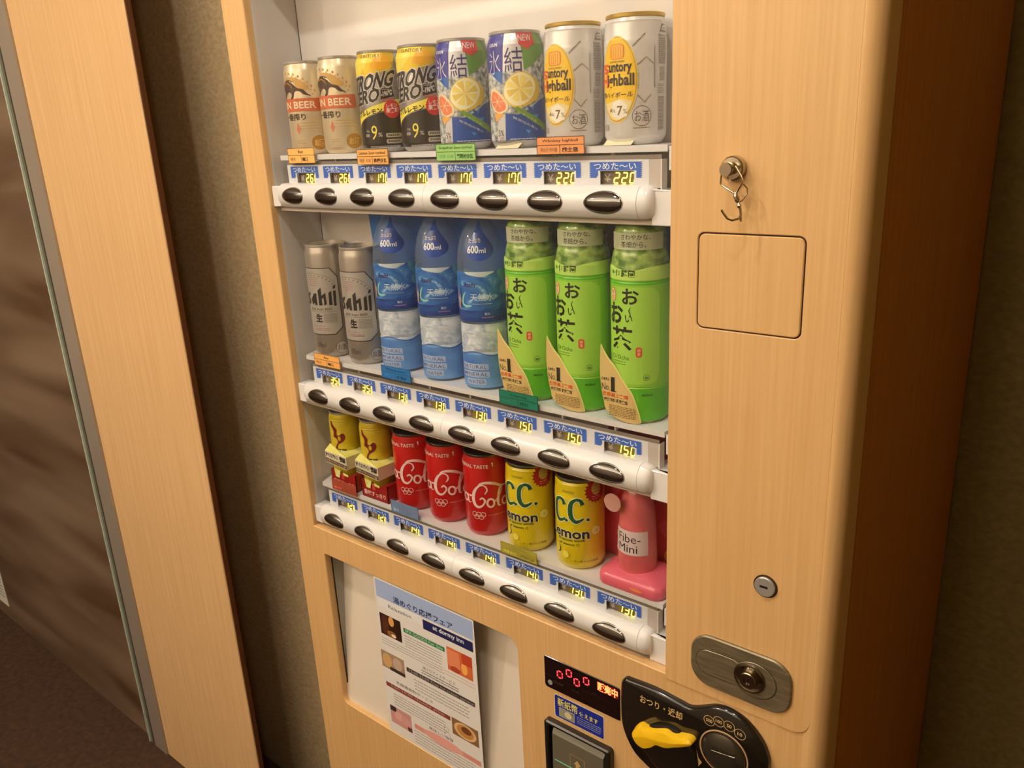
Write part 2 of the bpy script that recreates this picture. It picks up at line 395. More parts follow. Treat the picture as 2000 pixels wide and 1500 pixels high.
def bar_y(z): return .0003 + .0205 - math.sqrt(.0205 ** 2 - (z + .0004) ** 2)
BAR = [(.030, .0172), (.016, .0172)] + [(bar_y(z), z) for z in (.0165, .0150, .0130, .0105, .0080, .0050, .0020, -.0010, -.0040, -.0070, -.0095, -.0120, -.0145, -.0162, -.0173)] + [(.018, -.0182), (.030, -.0182)]
PRICES = [[260, 260, 170, 170, 170, 170, 220, 220], [350, 350, 130, 130, 130, 150, 150, 150], [120, 120, 140, 140, 140, 140, 130, 130]]
SEG = {'0': 'abcdef', '1': 'bc', '2': 'abged', '3': 'abgcd', '4': 'fgbc', '5': 'afgcd', '6': 'afgcde', '7': 'fabc', '8': 'abcdefg', '9': 'abcdfg'}
def seven(a, ch, x, y, w_, h_, mat, L=1, th=1.35, sh=.18):
    S = {'a': ((0, 1), (1, 1)), 'b': ((1, 1), (1, .5)), 'c': ((1, .5), (1, 0)), 'd': ((0, 0), (1, 0)), 'e': ((0, .5), (0, 0)), 'f': ((0, 1), (0, .5)), 'g': ((0, .5), (1, .5))}
    for s_ in SEG[ch]:
        (x0, y0), (x1, y1) = S[s_]; ax, ay, bx, by = x + x0 * w_ + y0 * h_ * sh, y + y0 * h_, x + x1 * w_ + y1 * h_ * sh, y + y1 * h_
        l = math.hypot(bx - ax, by - ay); tx, ty = (bx - ax) / l * .32, (by - ay) / l * .32; nx, ny = -(by - ay) / l * th / 2, (bx - ax) / l * th / 2
        ax += tx; ay += ty; bx -= tx; by -= ty
        k = .5
        a.poly([(ax, ay), (ax + nx + tx * k, ay + ny + ty * k), (bx + nx - tx * k, by + ny - ty * k), (bx, by), (bx - nx - tx * k, by - ny - ty * k), (ax - nx + tx * k, ay - ny + ty * k)], mat, L)
LBLUE = M((56, 104, 196), .5); LW = M((236, 240, 246), .5)
LED_Y = M((255, 238, 110), .5, emit=4.6); LED_G = M((118, 100, 22), .6, emit=.35); LCD = M((112, 98, 84), .5)
STRIP = M((224, 224, 226), .45)
DOME = [(math.cos(math.radians(a)), math.sin(math.radians(a))) for a in (0, 12, 25, 40, 55, 70, 82)] + [(0, 1)]
BTN = M((34, 24, 18), .07); BTN.node_tree.nodes['Principled BSDF'].inputs['IOR'].default_value = 2.4
RIM = M((180, 172, 162), .2, .8)
bmb = MB()
bv = []
for c, s_ in DOME: bv += [(.0236 * c * math.cos(t), bar_y(.0113 * c * math.sin(t)) - .0004 - .0026 * s_, .0113 * c * math.sin(t)) for t in (2 * math.pi * i / 40 for i in range(40))]
bmb.add(bv, [(k * 40 + i, k * 40 + (i + 1) % 40, (k + 1) * 40 + (i + 1) % 40, (k + 1) * 40 + i) for k in range(len(DOME) - 1) for i in range(40)], BTN)
rv = []
for rx, rz, y in ((.0236, .0113, .001), (.0239, .0116, -.0006), (.0244, .0121, -.0005), (.0248, .0125, .0006)): rv += [(rx * math.cos(t), bar_y(rz * math.sin(t)) + y, rz * math.sin(t)) for t in (2 * math.pi * i / 40 for i in range(40))]
rmb = MB().add(rv, [(k * 40 + i, k * 40 + (i + 1) % 40, (k + 1) * 40 + (i + 1) % 40, (k + 1) * 40 + i) for k in range(3) for i in range(40)], RIM)
btn_mesh = bmb.mesh('button'); rim_mesh = rmb.mesh('button_rim')
for r in range(3):
    zb = ZB[r]; prof = [(y, z + zb) for y, z in BAR]
    bar = MB()
    bar.sweepx(prof, [(-.0395, .80, .02, zb), (-.038, .92, .02, zb), (-.035, 1, .02, zb), (.2668, 1, .02, zb)], WHITE)
    bar.sweepx(prof, [(.2672, 1, .02, zb), (.5742, 1, .02, zb)], WHITE)
    bo = part('button_bar', bar, vm)
    part('end_cap', MB().sweepx(prof, [(.5747, 1, .02, zb), (.580, .99, .02, zb), (.5845, .93, .02, zb), (.588, .82, .02, zb), (.5898, .66, .02, zb), (.5902, .5, .02, zb)], WHITE), bo)
    L = rootloc(vm)
    for i in range(8):
        for nm, me in (('button', btn_mesh), ('button_rim', rim_mesh)):
            b = bpy.data.objects.new(nm, me); b.location = (i * P - L[0], 0 - L[1], zb + H - L[2]); b.parent = bo; COL.objects.link(b)
    part('bar_bracket', MB().box(XL + .0005, -.038, .006, .030, zb - .0165, zb + .0135, WHITE).box(.586, .6135, .012, .020, zb - .0235, zb + .0125, WHITE).box(.586, .6125, .012, .055, zb + .0102, zb + .0125, WHITE).box(XL + .002, .6, .0165, .030, zb - .024, zb - .017, M((210, 200, 188), .5)), vm, bevel=.0012)
    # price strip: white face with eight windows, recessed displays behind
    x0s = [.0095 + i * .0755 for i in range(8)]
    holes = [[(c - .0190, zb + .0168), (c + .0228, zb + .0168), (c + .0228, zb + .0312), (c - .0190, zb + .0312)] for c in x0s]
    ps = MB().plate([(-.0300, zb + .0140), (.5785, zb + .0140), (.5785, zb + .0425), (-.0300, zb + .0425)], holes, .0200, .0210, STRIP)
    so = part('price_strip', ps, vm, smooth=False)
    part('clear_end', MB().box(.5787, .5925, .0200, .0212, zb + .0140, zb + .0425, M((196, 186, 178), .35)).box(.5925, .5938, .0190, .030, zb + .012, zb + .0425, M((232, 226, 216), .3)), so, label='grey translucent end of the price strip')
    for i, c in enumerate(x0s):
        a = Art(); T = 16.5
        # ragged blue tab, leaving the window free
        L_, R_ = [], []
        for k in range(9):
            y = 24.2 + k * 2; L_ += [(-32.8 - (k % 2) * .2, y), (-31.6, y + .9)] if k < 8 else [(-32.8, y)]
            R_ += [(32.6, y), (31.4, y + .9)] if k < 8 else [(32.6, y)]
        a.poly([(-33, 24.2)] + [p for k in range(8) for p in ((-33, 24.4 + 2 * k), (-30.8, 25.4 + 2 * k))] + [(-33, 40.4), (33, 40.4)] +
               [p for k in range(7, -1, -1) for p in ((30.8, 25.4 + 2 * k), (33, 24.4 + 2 * k))] + [(25.5, 24), (25.5, 31.6), (-21.5, 31.6), (-21.5, 27), (-24, 24)], LBLUE, 0)
        a.text('つめた〜い', -26.5, 32.6, 25.5, 39.6, LW, 1, bold=.012)
        mb = MB(); a.into(mb, lambda u, v, e: (c + u, .0200 - e, zb + v))
        part('price_label', mb, so, smooth=False)
        a = Art(); a.rect(-21, 12, 24, 34, LCD, 0); a.rect(-6, 16.5, 23, 32, LED_G, 1)
        a.text('¥', -17, 19.5, -9.5, 27.5, M((190, 176, 160), .5), 1, bold=.01)
        for k, ch in enumerate(str(PRICES[r][i])): seven(a, ch, -5.2 + k * 9.6, 18.3, 5.6, 10.6, LED_Y, 2)
        mb = MB(); a.into(mb, lambda u, v, e: (c + u, .0258 - e, zb + v))
        part('price_display', mb, so, smooth=False)
    part('strip_lip', MB().box(-.0300, .5925, .0206, .0214, zb + .0427, zb + .0470, M((134, 124, 112), .4)), so, label='grey translucent upper lip')
    # shelf
    zs = ZS[r]
    sh = MB().box(-.0420, .6000, .0185, .0890, zs - .0050, zs, WHITE).box(-.0420, .6000, .0185, .0205, zs - .0068, zs - .005, WHITE)
    sh.add([(-.042, .0185, zs - .005), (-.042, .0185, zs), (-.0565, .06, zs), (-.0565, .06, zs - .005), (-.042, .06, zs), (-.042, .06, zs - .005)], [(0, 1, 2, 3), (1, 4, 2), (0, 3, 5)], WHITE)
    sh.box(.6040, .6145, .0150, .0260, zs - .0245, zs - .0015, WHITE)
    so2 = part('shelf', sh, vm, bevel=.0008)
    for x in (.076, .227, .303, .455, .531): part('shelf_rib', MB().box(x, x + .0025, .024, .03, zs - .014, zs - .007, CREAM), so2)
    top = (ZT - .004, -.0245, -.334)[r]
    part('cover_pane', MB().box(XL + .001, XR - .001, .0148, .0158, zb + .0172, top, PANE), vm, smooth=False, label='clear acrylic cover')

# lock, latch, display, sticker, note slot, coin unit, leaflet window
KN = M((176, 172, 166), .35, .45)
lk = part('keyhole_lock', MB().lathe([(0, -.0058), (.0102, -.0058), (.0112, -.005), (.0113, .0)], KN, 32, (.7312, 0, -.3882), 'y'), vm, label='round silver coin-slot lock')
part('lock_collar', MB().lathe([(.0114, -.0022), (.0116, -.0036), (.0128, -.0034), (.0130, 0)], M((90, 76, 60), .3, .8), 32, (.7312, 0, -.3882), 'y'), lk)
part('lock_slot', MB().box(.7262, .7348, -.0060, -.0055, -.3893, -.3868, BLACK), lk)
LM = noise_mat('brushed_bronze', (128, 116, 92), (150, 138, 112), (40, 40, 300), 1, 3, .42, metal=.6)
lp = part('latch_plate', MB().plate([(x, z) for x, z in rrect(.6494, -.5385, .7662, -.4722, .024, 7)], [], -.0058, -.0022, LM, .0014), vm, label='bronze metal latch plate with rounded corners')
def keyshape(d):
    L_ = [(.702, -.5212 - d), (.673, -.5215 - d)] + [(.6725 + (.0158 + d) * math.cos(math.radians(t)), -.5055 + (.0158 + d) * math.sin(math.radians(t))) for t in range(255, 104, -15)] + [(.69, -.4892 + d), (.702, -.4895 + d)]
    R_ = [(.7255 + (.0248 + d) * math.cos(math.radians(t)), -.5055 + (.0218 + d) * math.sin(math.radians(t))) for t in range(140, -141, -14)]
    return L_ + R_
part('latch_groove', MB().plate(keyshape(.0007), [], -.0059, None, M((40, 32, 22), .5)), lp, smooth=False)
part('latch_handle', MB().plate(keyshape(0), [], -.0066, -.0058, LM, .0006), lp)
part('latch_lock', MB().lathe([(.0185, -.0064), (.0172, -.0085), (.0155, -.0088), (.0135, -.0078), (.0100, -.0078), (.0098, -.0125), (.0088, -.0132), (.0048, -.0132), (.0043, -.0112), (0, -.0112)], M((150, 140, 122), .16, 1), 40, (.7205, 0, -.5045), 'y'), lp, label='chrome lock cylinder')
part('latch_key_slot', MB().box(.7196, .7214, -.0116, -.0111, -.507, -.502, BLACK), lp)

# red digit display
dp = part('amount_display', MB().plate(rrect(.4316, -.6496, .5512, -.6002, rs=(.004, .001, .005, .002)), [], -.0012, .0, M((22, 6, 8), .12, coat=.6), .0003), vm, label='black panel with red lit digits')
a = Art(1); RD = M((255, 70, 80), .5, emit=4); OR = M((255, 110, 60), .5, emit=8)
DG = M((60, 8, 12), .3)
for cx, cz in ((.4576, -.6203), (.4727, -.6116), (.4850, -.6203), (.5002, -.6116)):
    a.rect(cx - .0052, cz - .0064, cx + .0052, cz + .0064, M((86, 4, 12), .4), 1, .0030)
    for (p, q) in (((-.0022, .0052), (.0022, .0052)), ((-.0022, -.0052), (.0022, -.0052)), ((-.0040, .0042), (-.0040, .0006)), ((-.0040, -.0006), (-.0040, -.0042)), ((.0040, .0042), (.0040, .0006)), ((.0040, -.0006), (.0040, -.0042))):
        a.stroke([(cx + p[0], cz + p[1]), (cx + q[0], cz + q[1])], .0016, RD, 2, False)
a.rect(.5168, -.6172, .5492, -.6030, M((120, 8, 8), .5, emit=.4), 1, .002)
a.text('販売中', .5180, -.6165, .5480, -.6040, OR, 2, bold=.03)
a.rect(.4318, -.6284, .5510, -.6288, M((60, 42, 38), .4), 1)
a.text('投入金額', .4465, -.6375, .4625, -.6335, M((84, 62, 54), .5), 1); a.text('売切', .5100, -.6268, .5152, -.6238, M((84, 52, 50), .5), 1); a.text('お札', .4760, -.6375, .4900, -.6335, M((66, 44, 40), .5), 1)
a.rect(.4700, -.6495, .4704, -.6290, DG, 1); a.rect(.4935, -.6495, .4939, -.6290, DG, 1)
mb = MB(); a.into(mb, flat(-.0012)); part('lit_digits', mb, dp, smooth=False)
part('sensor_window', MB().lathe([(0, -.0020), (.0036, -.0019), (.0038, -.0012)], M((150, 150, 160), .25), 20, (.4408, 0, -.6402), 'y'), dp)
# note sticker
a = Art(1); YL = M((248, 236, 90), .5); WT = M((235, 235, 232), .5)
a.poly(rrect(.4458, -.6928, .5262, -.6560, .003), WT, 0); a.poly(rrect(.4466, -.6922, .5254, -.6568, .003), M((32, 46, 150), .35), 1)
a.text('新紙幣', .4515, -.6732, .4845, -.6598, YL, 2, bold=.008); a.text('使えます', .4872, -.6735, .5165, -.6655, YL, 2, bold=.01)
a.rect(.4535, -.6895, .4790, -.6748, M((186, 182, 160), .5), 2); a.rect(.4542, -.6888, .4783, -.6755, M((150, 150, 136), .5), 3); a.ell(.4685, -.6822, .0058, .0052, M((214, 204, 160), .5), 4); a.text('1000', .4725, -.6795, .4780, -.6765, M((60, 60, 60), .5), 4)
a.lines(.4830, -.6870, .5215, -.6775, 4, .0011, M((150, 160, 205), .5), 2, 4)
mb = MB(); a.into(mb, flat(0), eps=.00008, base=.0003); part('banknote_sticker', mb, vm, smooth=False, label='blue sticker with yellow writing')
# banknote slot
BK = M((30, 25, 21), .28, coat=.3)
bi = part('note_slot_bezel', MB().plate(rrect(.4325, -.830, .5405, -.6988, .005), [rrect(.4400, -.824, .5330, -.7055, .004)], -.010, .0, BK, .002), vm, label='black bezel of the banknote slot')
part('slot_well', MB().box(.4398, .5332, -.0004, .0008, -.8245, -.7050, M((18, 14, 12), .4)), bi)
GP = M((104, 98, 82), .3, coat=.4)
pl = MB().add([(.4440, -.0006, -.7085), (.5300, -.0006, -.7085), (.5285, -.0075, -.7175), (.4455, -.0075, -.7175), (.4455, -.0095, -.8235), (.5285, -.0095, -.8235), (.4440, -.0006, -.8235), (.5300, -.0006, -.8235)], [(0, 1, 2, 3), (3, 2, 5, 4), (0, 3, 4, 6), (1, 7, 5, 2), (4, 5, 7, 6)], GP)
part('note_guide', pl, bi, smooth=False, label='grey slanted banknote guide')
a = Art(1); CG = M((196, 164, 104), .5)
for s_ in (((.4765, -.7345), (.5000, -.7345)), ((.4765, -.7640), (.4765, -.7345)), ((.5000, -.7345), (.5000, -.7640))): a.stroke(list(s_), .0006, CG, 1, False)
a.poly([(.4885, -.7400), (.4950, -.7478), (.4915, -.7478), (.4915, -.7545), (.4855, -.7545), (.4855, -.7478), (.4820, -.7478)], CG, 1)
a.poly([(.450, -.7565), (.5265, -.7565), (.5265, -.7585), (.450, -.7585)], M((120, 200, 150), .3, emit=.35), 1)
mb = MB(); a.into(mb, flat(-.0095)); part('arrow_mark', mb, bi, smooth=False)
# coin unit
BG = M((24, 20, 16), .16, coat=.6)
cp_ = [(.5590, -.5790), (.5638, -.5755), (.5700, -.5752), (.6027, -.5735), (.6400, -.5768), (.6490, -.5775), (.6582, -.5737), (.67, -.5669), (.6817, -.5608), (.6961, -.5582), (.7132, -.5616), (.7266, -.57), (.7391, -.5839), (.7463, -.6006), (.7473, -.6116), (.7460, -.628), (.738, -.650), (.724, -.670), (.700, -.688), (.660, -.6985), (.625, -.700), (.5989, -.6945), (.5921, -.6917), (.576, -.6818), (.5645, -.6657), (.557, -.645), (.5560, -.615), (.5563, -.5875)]
cu = part('coin_unit', MB().plate(spline(cp_, 3, True), [], -.0085, 0, BG, .0028), vm, label='glossy black curved coin panel', angle=50)
part('lever_boss', MB().lathe([(.0375, -.0085), (.0365, -.0115), (.033, -.0135), (.012, -.0140), (0, -.0140)], BG, 48, (.627, 0, -.650), 'y'), cu)
part('coin_dish', MB().lathe([(.0300, -.0086), (.0298, -.0094), (.0284, -.0094), (.0280, -.0086)], M((196, 160, 120), .4), 48, (.6950, 0, -.6180), 'y').lathe([(.0270, -.0086), (.0262, -.0112), (.021, -.0150), (.012, -.0172), (0, -.0178)], M((74, 68, 56), .2, .6, coat=.4), 48, (.6950, 0, -.6180), 'y'), cu, label='domed metal coin entry with pale ring')
part('coin_slot', MB().add([(.6835, -.0180, -.6100), (.7120, -.0165, -.6072), (.7120, -.0165, -.6090), (.6835, -.0180, -.6118)], [(0, 1, 2, 3)], BLACK).tube([(.6835, -.0178, -.6122), (.7120, -.0165, -.6094)], .0005, M((225, 210, 180), .2, .8), 6), cu)
a = Art(1); GT = M((208, 176, 118), .5)
a.text('おつり・返却', .5850, -.5985, .6420, -.5875, GT, 1, bold=.015)
for (cx, cz), t in zip(((.6762, -.5812), (.6880, -.5768), (.7005, -.5768), (.7135, -.5815)), ('500', '100', '50', '10')):
    a.ring(cx, cz, .0069, .0007, GT, 1); wd = .0038 if len(t) == 3 else .0027; a.text(t, cx - wd, cz - .0022, cx + wd, cz + .0022, GT, 1, bold=.02)
a.poly([(.6615, -.6300), (.6640, -.6400), (.6685, -.6450), (.6625, -.6560), (.6555, -.6640), (.6620, -.6480), (.6628, -.6400)], GT, 1)
mb = MB(); a.into(mb, flat(-.0086)); part('coin_lettering', mb, cu, smooth=False)
YM = M((250, 200, 24), .38, coat=.3)
lv = [(.5795, -.6440), (.5820, -.6330), (.5900, -.6255), (.5975, -.6265), (.6070, -.6235), (.6180, -.6180), (.6260, -.6155), (.6350, -.6170), (.6450, -.6140), (.6550, -.6115), (.6605, -.6140), (.6590, -.6185), (.6480, -.6265), (.6380, -.6325), (.6290, -.6385), (.6220, -.6410), (.6140, -.6420), (.6090, -.6470), (.6040, -.6530), (.5960, -.6570), (.5860, -.6540)]
lv = spline(lv, 3, True)
mid = [(.584, -.643), (.600, -.634), (.620, -.631), (.640, -.6235), (.656, -.6155)]
lm = MB(); n = len(lv)
# outline low, spine high
def near(p): return min(range(len(mid)), key=lambda k: (mid[k][0] - p[0]) ** 2 + (mid[k][1] - p[1]) ** 2)
sp = spline(mid, 6)
def nsp(p): return min(sp, key=lambda q: (q[0] - p[0]) ** 2 + (q[1] - p[1]) ** 2)
ring1 = [(x, -.0150, z) for x, z in lv]; ring0 = [(x, -.0085, z) for x, z in lv]
ring2 = []
for x, z in lv:
    q = nsp((x, z)); ring2.append((q[0] + (x - q[0]) * .86, -.0200, q[1] + (z - q[1]) * .86))
ring3 = []
for x, z in lv:
    q = nsp((x, z)); ring3.append((q[0] + (x - q[0]) * .12, -.0225, q[1] + (z - q[1]) * .12))
lm.add(ring0 + ring1 + ring2 + ring3, [(k * n + i, k * n + (i + 1) % n, (k + 1) * n + (i + 1) % n, (k + 1) * n + i) for k in range(3) for i in range(n)] + [tuple(range(3 * n, 4 * n))], YM)
part('return_lever', lm, cu, label='yellow coin return lever', angle=40)
# leaflet window: tilted backing panel and side walls
PB = M((226, 214, 198), .5)
bw = MB().add([(-.05, .041, -.590), (.395, .041, -.590), (.395, .008, -.905), (-.05, .008, -.905)], [(0, 1, 2, 3)], PB)
part('leaflet_backing', bw, vm, smooth=False)
part('leaflet_seam', MB().box(-.0372, -.0345, .0121, .0126, -.895, -.598, BLACK), vm, smooth=False)
for x in (-.0385, .386): part('leaflet_reveal', MB().box(x, x + .0013, .0122, .046, -.905, -.590, M((176, 172, 160), .5)), vm, smooth=False)

# ------------------------------------------------------------------ leaflet in the lower window
PAPER = M((232, 228, 224), .55)
a = Art(1)
NV = M((30, 38, 92), .5); INK = M((60, 58, 66), .6); GRY = M((150, 146, 146), .6)
def photo(x0, z0, x1, z1, base, blobs):
    a.rect(x0, z0, x1, z1, M(base, .5), 1)
    for k, (u0, v0, u1, v1, c, e) in enumerate(blobs):
        X0, X1, Z0, Z1 = x0 + u0 * (x1 - x0), x0 + u1 * (x1 - x0), z0 + v0 * (z1 - z0), z0 + v1 * (z1 - z0)
        (a.ell((X0 + X1) / 2, (Z0 + Z1) / 2, (X1 - X0) / 2, (Z1 - Z0) / 2, M(c, .5), 2 + k) if e else a.rect(X0, Z0, X1, Z1, M(c, .5), 2 + k))
a.rect(.0885, -.6335, .2995, -.6010, M((164, 184, 226), .5), 1)
a.text('湯めぐり応援フェア', .1290, -.6318, .2580, -.6202, NV, 2, bold=.02)
a.rect(.0905, -.6500, .1915, -.6346, M((236, 236, 238), .5), 1); a.text('Relaxation', .1150, -.6475, .1675, -.6405, INK, 2)
a.rect(.1935, -.6548, .2975, -.6375, M((30, 36, 90), .5), 1); a.text('at dormy inn', .2150, -.6500, .2790, -.6400, M((235, 235, 240), .5), 2, bold=.02)
photo(.0908, -.7030, .1402, -.6630, (52, 24, 10), [(.1, .1, .4, .9, (86, 46, 22), 0), (.42, .55, .68, 1, (226, 168, 96), 1), (.3, .0, .75, .32, (150, 96, 50), 1), (.5, .05, .72, .2, (240, 226, 200), 1), (.78, .2, 1, .8, (36, 16, 6), 0)])
a.rect(.1464, -.6795, .2371, -.6712, M((46, 130, 84), .5), 1); a.text('SPA GOODS Fair Sale', .1500, -.6780, .2330, -.6726, M((220, 236, 224), .5), 2)
a.lines(.1470, -.7060, .2300, -.6860, 5, .0014, GRY, 1, 7); a.lines(.0905, -.7215, .2300, -.7120, 3, .0012, GRY, 1, 8)
photo(.2412, -.7080, .2932, -.6660, (214, 110, 60), [(0, .2, .5, .9, (230, 140, 100), 0), (.55, .1, .8, .6, (250, 180, 90), 1), (.6, .55, 1, 1, (196, 70, 40), 0), (.1, 0, .5, .25, (180, 70, 50), 1)])
photo(.0838, -.7700, .1392, -.7366, (170, 140, 112), [(.05, .1, .45, .9, (206, 166, 110), 1), (.5, .2, .9, .9, (196, 170, 156), 1), (.35, 0, 1, .2, (60, 50, 44), 0)])
a.lines(.2300, -.7200, .2960, -.7140, 2, .0012, M((200, 170, 140), .6), 1, 5)
a.text('湯上りアイスサービス', .1835, -.7330, .2540, -.7270, INK, 2); a.lines(.1800, -.7420, .2600, -.7375, 2, .0015, INK, 1, 9)
a.rect(.1441, -.7545, .2931, -.7462, M((66, 54, 52), .5), 1); a.text('15:00-25:00 Free ice cream service', .1500, -.7528, .2900, -.7480, M((190, 180, 176), .5), 2)
a.lines(.1600, -.7820, .2800, -.7640, 4, .0016, GRY, 1, 11); a.text('乳酸菌飲料サービス', .1150, -.7925, .2000, -.7865, INK, 2)
a.rect(.0884, -.8068, .2367, -.7985, M((134, 60, 46), .5), 1); a.text('5:00-10:00 Healthy drink', .1000, -.8052, .2250, -.8002, M((226, 190, 180), .5), 2)
a.lines(.1050, -.8380, .2250, -.8170, 5, .0015, GRY, 1, 12)
photo(.0916, -.8790, .1427, -.8440, (206, 150, 146), [(0, .7, .3, 1, (60, 50, 46), 0), (.2, .3, .6, .8, (226, 172, 168), 1), (.5, .2, .95, .7, (216, 158, 156), 1), (.8, .0, 1, .25, (90, 60, 60), 0)])
photo(.2395, -.8290, .2952, -.7972, (140, 104, 66), [(.08, .05, .92, .95, (226, 186, 140), 1), (.18, .15, .82, .85, (196, 140, 70), 1), (.35, .4, .75, .8, (120, 70, 36), 1)])
a.ring(.2255, -.8290, .0050, .0005, INK, 1); a.ring(.2270, -.8400, .0065, .0005, INK, 1)
a.text('美味しい夜食', .1850, -.8480, .2400, -.8420, INK, 2); a.rect(.1500, -.8640, .2970, -.8545, M((220, 150, 138), .5), 1); a.ell(.2150, -.8590, .045, .0095, M((232, 168, 158), .5), 2)
a.lines(.1480, -.8930, .2850, -.8700, 5, .0015, GRY, 1, 13)
mb = MB().box(.0852, .3018, .0010, .0014, -.9020, -.5985, PAPER)
a.into(mb, flat(.0010), eps=.00005, base=.00008)
single('leaflet', mb, (.1935, .001, H - .902), smooth=False, label='printed A4 leaflet with blue heading and small photos in the lower window', cat='leaflet')

# ------------------------------------------------------------------ magnetic hook on the wooden strip
HK = M((196, 184, 164), .14, 1)
hk = empty('magnetic_hook', (.6815, -.0022, H + .0345), label='small silver magnetic hook with dangling wire loops on the wooden strip', cat='hook')
part('magnet_base', MB().lathe([(0, -.0022), (.0112, -.0022), (.0116, -.0035), (.0112, -.0095), (.0098, -.0108), (.0060, -.0112), (.0045, -.0130), (.0045, -.0150), (.0062, -.0165), (.0064, -.0222), (.0056, -.0232), (0, -.0232)], HK, 40, (.6815, 0, .0345), 'y'), hk)
yk = -.0175
part('wire_loop', MB().tube([(.6765, yk, .0345), (.6752, yk, .0285), (.6748, yk, .0215), (.6762, yk, .0200), (.6885, yk, .0130), (.6905, yk, .0135), (.6965, yk - .002, .0215), (.6972, yk - .002, .0235), (.6950, yk - .001, .0285), (.6885, yk, .0372)], .00085, HK, 8), hk)
part('wire_loop', MB().tube([(.6905, -.012, .0250), (.6975, -.010, .0170), (.6975, -.010, .0120), (.6940, -.013, .0060), (.6915, -.015, .0045)], .0008, HK, 8), hk)
part('swivel', MB().tube([(.6893, yk, .0142), (.6900, yk, .0120), (.6905, yk, .0100), (.6918, yk, .0065), (.6925, yk, .0045), (.6935, yk, .0020), (.6940, yk, .0000)], [.0010, .0024, .0026, .0026, .0012, .0024, .0014], HK, 10), hk)
part('hook_wire', MB().tube([(.6935, yk, .0035), (.6950, yk, -.0020), (.6955, yk, -.0060), (.6940, yk - .002, -.0095), (.6900, yk - .006, -.0105), (.6865, yk - .009, -.0085), (.6835, yk - .011, -.0035), (.6820, yk - .012, -.0005)], .0012, HK, 8), hk)
part('hook_tail', MB().tube([(.6950, yk, .0), (.6958, yk, -.0120)], .0011, HK, 8), hk)

# ------------------------------------------------------------------ drinks
def can_profile(h, r, neck, style='neck'):
    b = [(0, .0035), (.022, .0030), (.0245, .0002), (.0262, .0002), (.0285, .0022), (r - .0012, .0070), (r, .0100)]
    if style == 'neck': t = [(r, h - .0150), (r - .0012, h - .0105), (neck + .0002, h - .0035)]
    else: t = [(r, h - .0270)] + [(r - .0003 * k - (.0007 if j else 0), h - .0245 + .0042 * k + .0021 * j) for k in range(5) for j in (0, 1)][:9] + [(neck + .0004, h - .0045)]
    lid = [(neck + .0002, h - .0040), (neck + .0012, h - .0030), (neck + .0014, h - .0006), (neck + .0008, h), (neck - .0006, h), (neck - .0012, h - .0050), (neck - .004, h - .0060), (0, h - .0056)]
    return b + t, lid
def can(name, loc, h, r, neck, body, lidm, art, style='neck', **k):
    t = empty(name, (loc[0], loc[1], H + loc[2]), **k)
    pb, pl_ = can_profile(h, r, neck, style)
    part('can_body', MB().lathe(pb, body, 64), t, local=True, angle=30)
    part('can_lid', MB().lathe(pl_, lidm, 64), t, local=True, angle=40)
    if art:
        cuts = [z for rr, z in pb if z > h - .03 or z < .012]
        mb = MB(); art.into(mb, wrap([p for p in pb if p[0] > .026] + [(neck + .0002, h - .004)]), .0028, cuts); part('printed_label', mb, t, local=True, smooth=False)
    return t
XC = [-.004, .0725, .154, .2315, .3, .3835, .4645, .5425]; YC = .0535
# --- cream beer cans
BC = noise_mat('cream_can_enamel', (214, 196, 160), (222, 206, 172), (1, 1, 1), 30, 2, .3, metal=.3, coat=.3)
GO = M((196, 146, 62), .35, .4); GO2 = M((206, 162, 88), .45); OG = M((204, 104, 60), .45); DK = M((78, 56, 46), .5); BRN = M((126, 84, 52), .5); CRM = M((236, 220, 186), .45)
a = Art()
a.rect(-48, 59.6, 45, 77, OG, 1); a.text('KIRIN BEER', -37, 63.6, 38, 72.6, CRM, 2, bold=.02)
a.text('一番搾り', -20, 47.4, 22, 56.6, M((70, 52, 44), .5), 1, bold=.02)
# emblem: leaping beast before a gold sun
a.poly(spline([(-8, 103), (2, 106), (14, 104), (24, 98), (31, 90), (24, 88), (12, 90), (2, 92), (-6, 96)], 3, True), GO2, 1)
a.poly(spline([(-20, 92), (-12, 98), (-4, 102), (5, 101), (10, 96), (14, 91), (22, 89), (27, 84), (30, 81), (23, 82), (18, 86), (12, 87), (8, 84), (6, 78), (1, 76), (4, 82), (0, 86), (-6, 84), (-12, 78), (-16, 77), (-13, 82), (-14, 87)], 3, True), DK, 2)
a.stroke([(4, 99), (9, 97), (12, 93)], [.6, 1.8, .5], CRM, 3); a.stroke([(-12, 96), (-4, 98), (3, 95), (6, 90)], [.5, 1.6, 1.2, .4], GO, 3)
a.stroke([(22, 84), (28, 82), (32, 80)], 1.4, DK, 3); a.ell(3, 100, 1, .8, CRM, 4)
for k in range(11):
    t = math.radians(118 - k * 9.5); a.ell(-6 + 48 * math.cos(t), 72 + 41 * math.sin(t) * .95, 1.5, 1.9, (GO2 if k % 3 else M((206, 130, 96), .5)), 1, 8)
for k in range(7):
    t = math.radians(74 - k * 9.5); a.stroke([(-4 + 40 * math.cos(t), 72 + 34 * math.sin(t)), (-4 + 43 * math.cos(t), 72 + 37 * math.sin(t))], 1.8, M((206, 160, 110), .5), 1, False)
for y in (43.4, 39.6, 35.8): a.rect(12.5, y, 40, y + .5, GO2, 1)
a.poly([(8.6, 44.5), (12.2, 36), (8.8, 28), (5.4, 35)], M((200, 112, 78), .5), 1)
a.lines(4, 16, 18, 19, 2, .8, GO2, 1, 2); a.lines(5, 5.5, 24, 7.5, 2, .8, GO2, 1, 3)
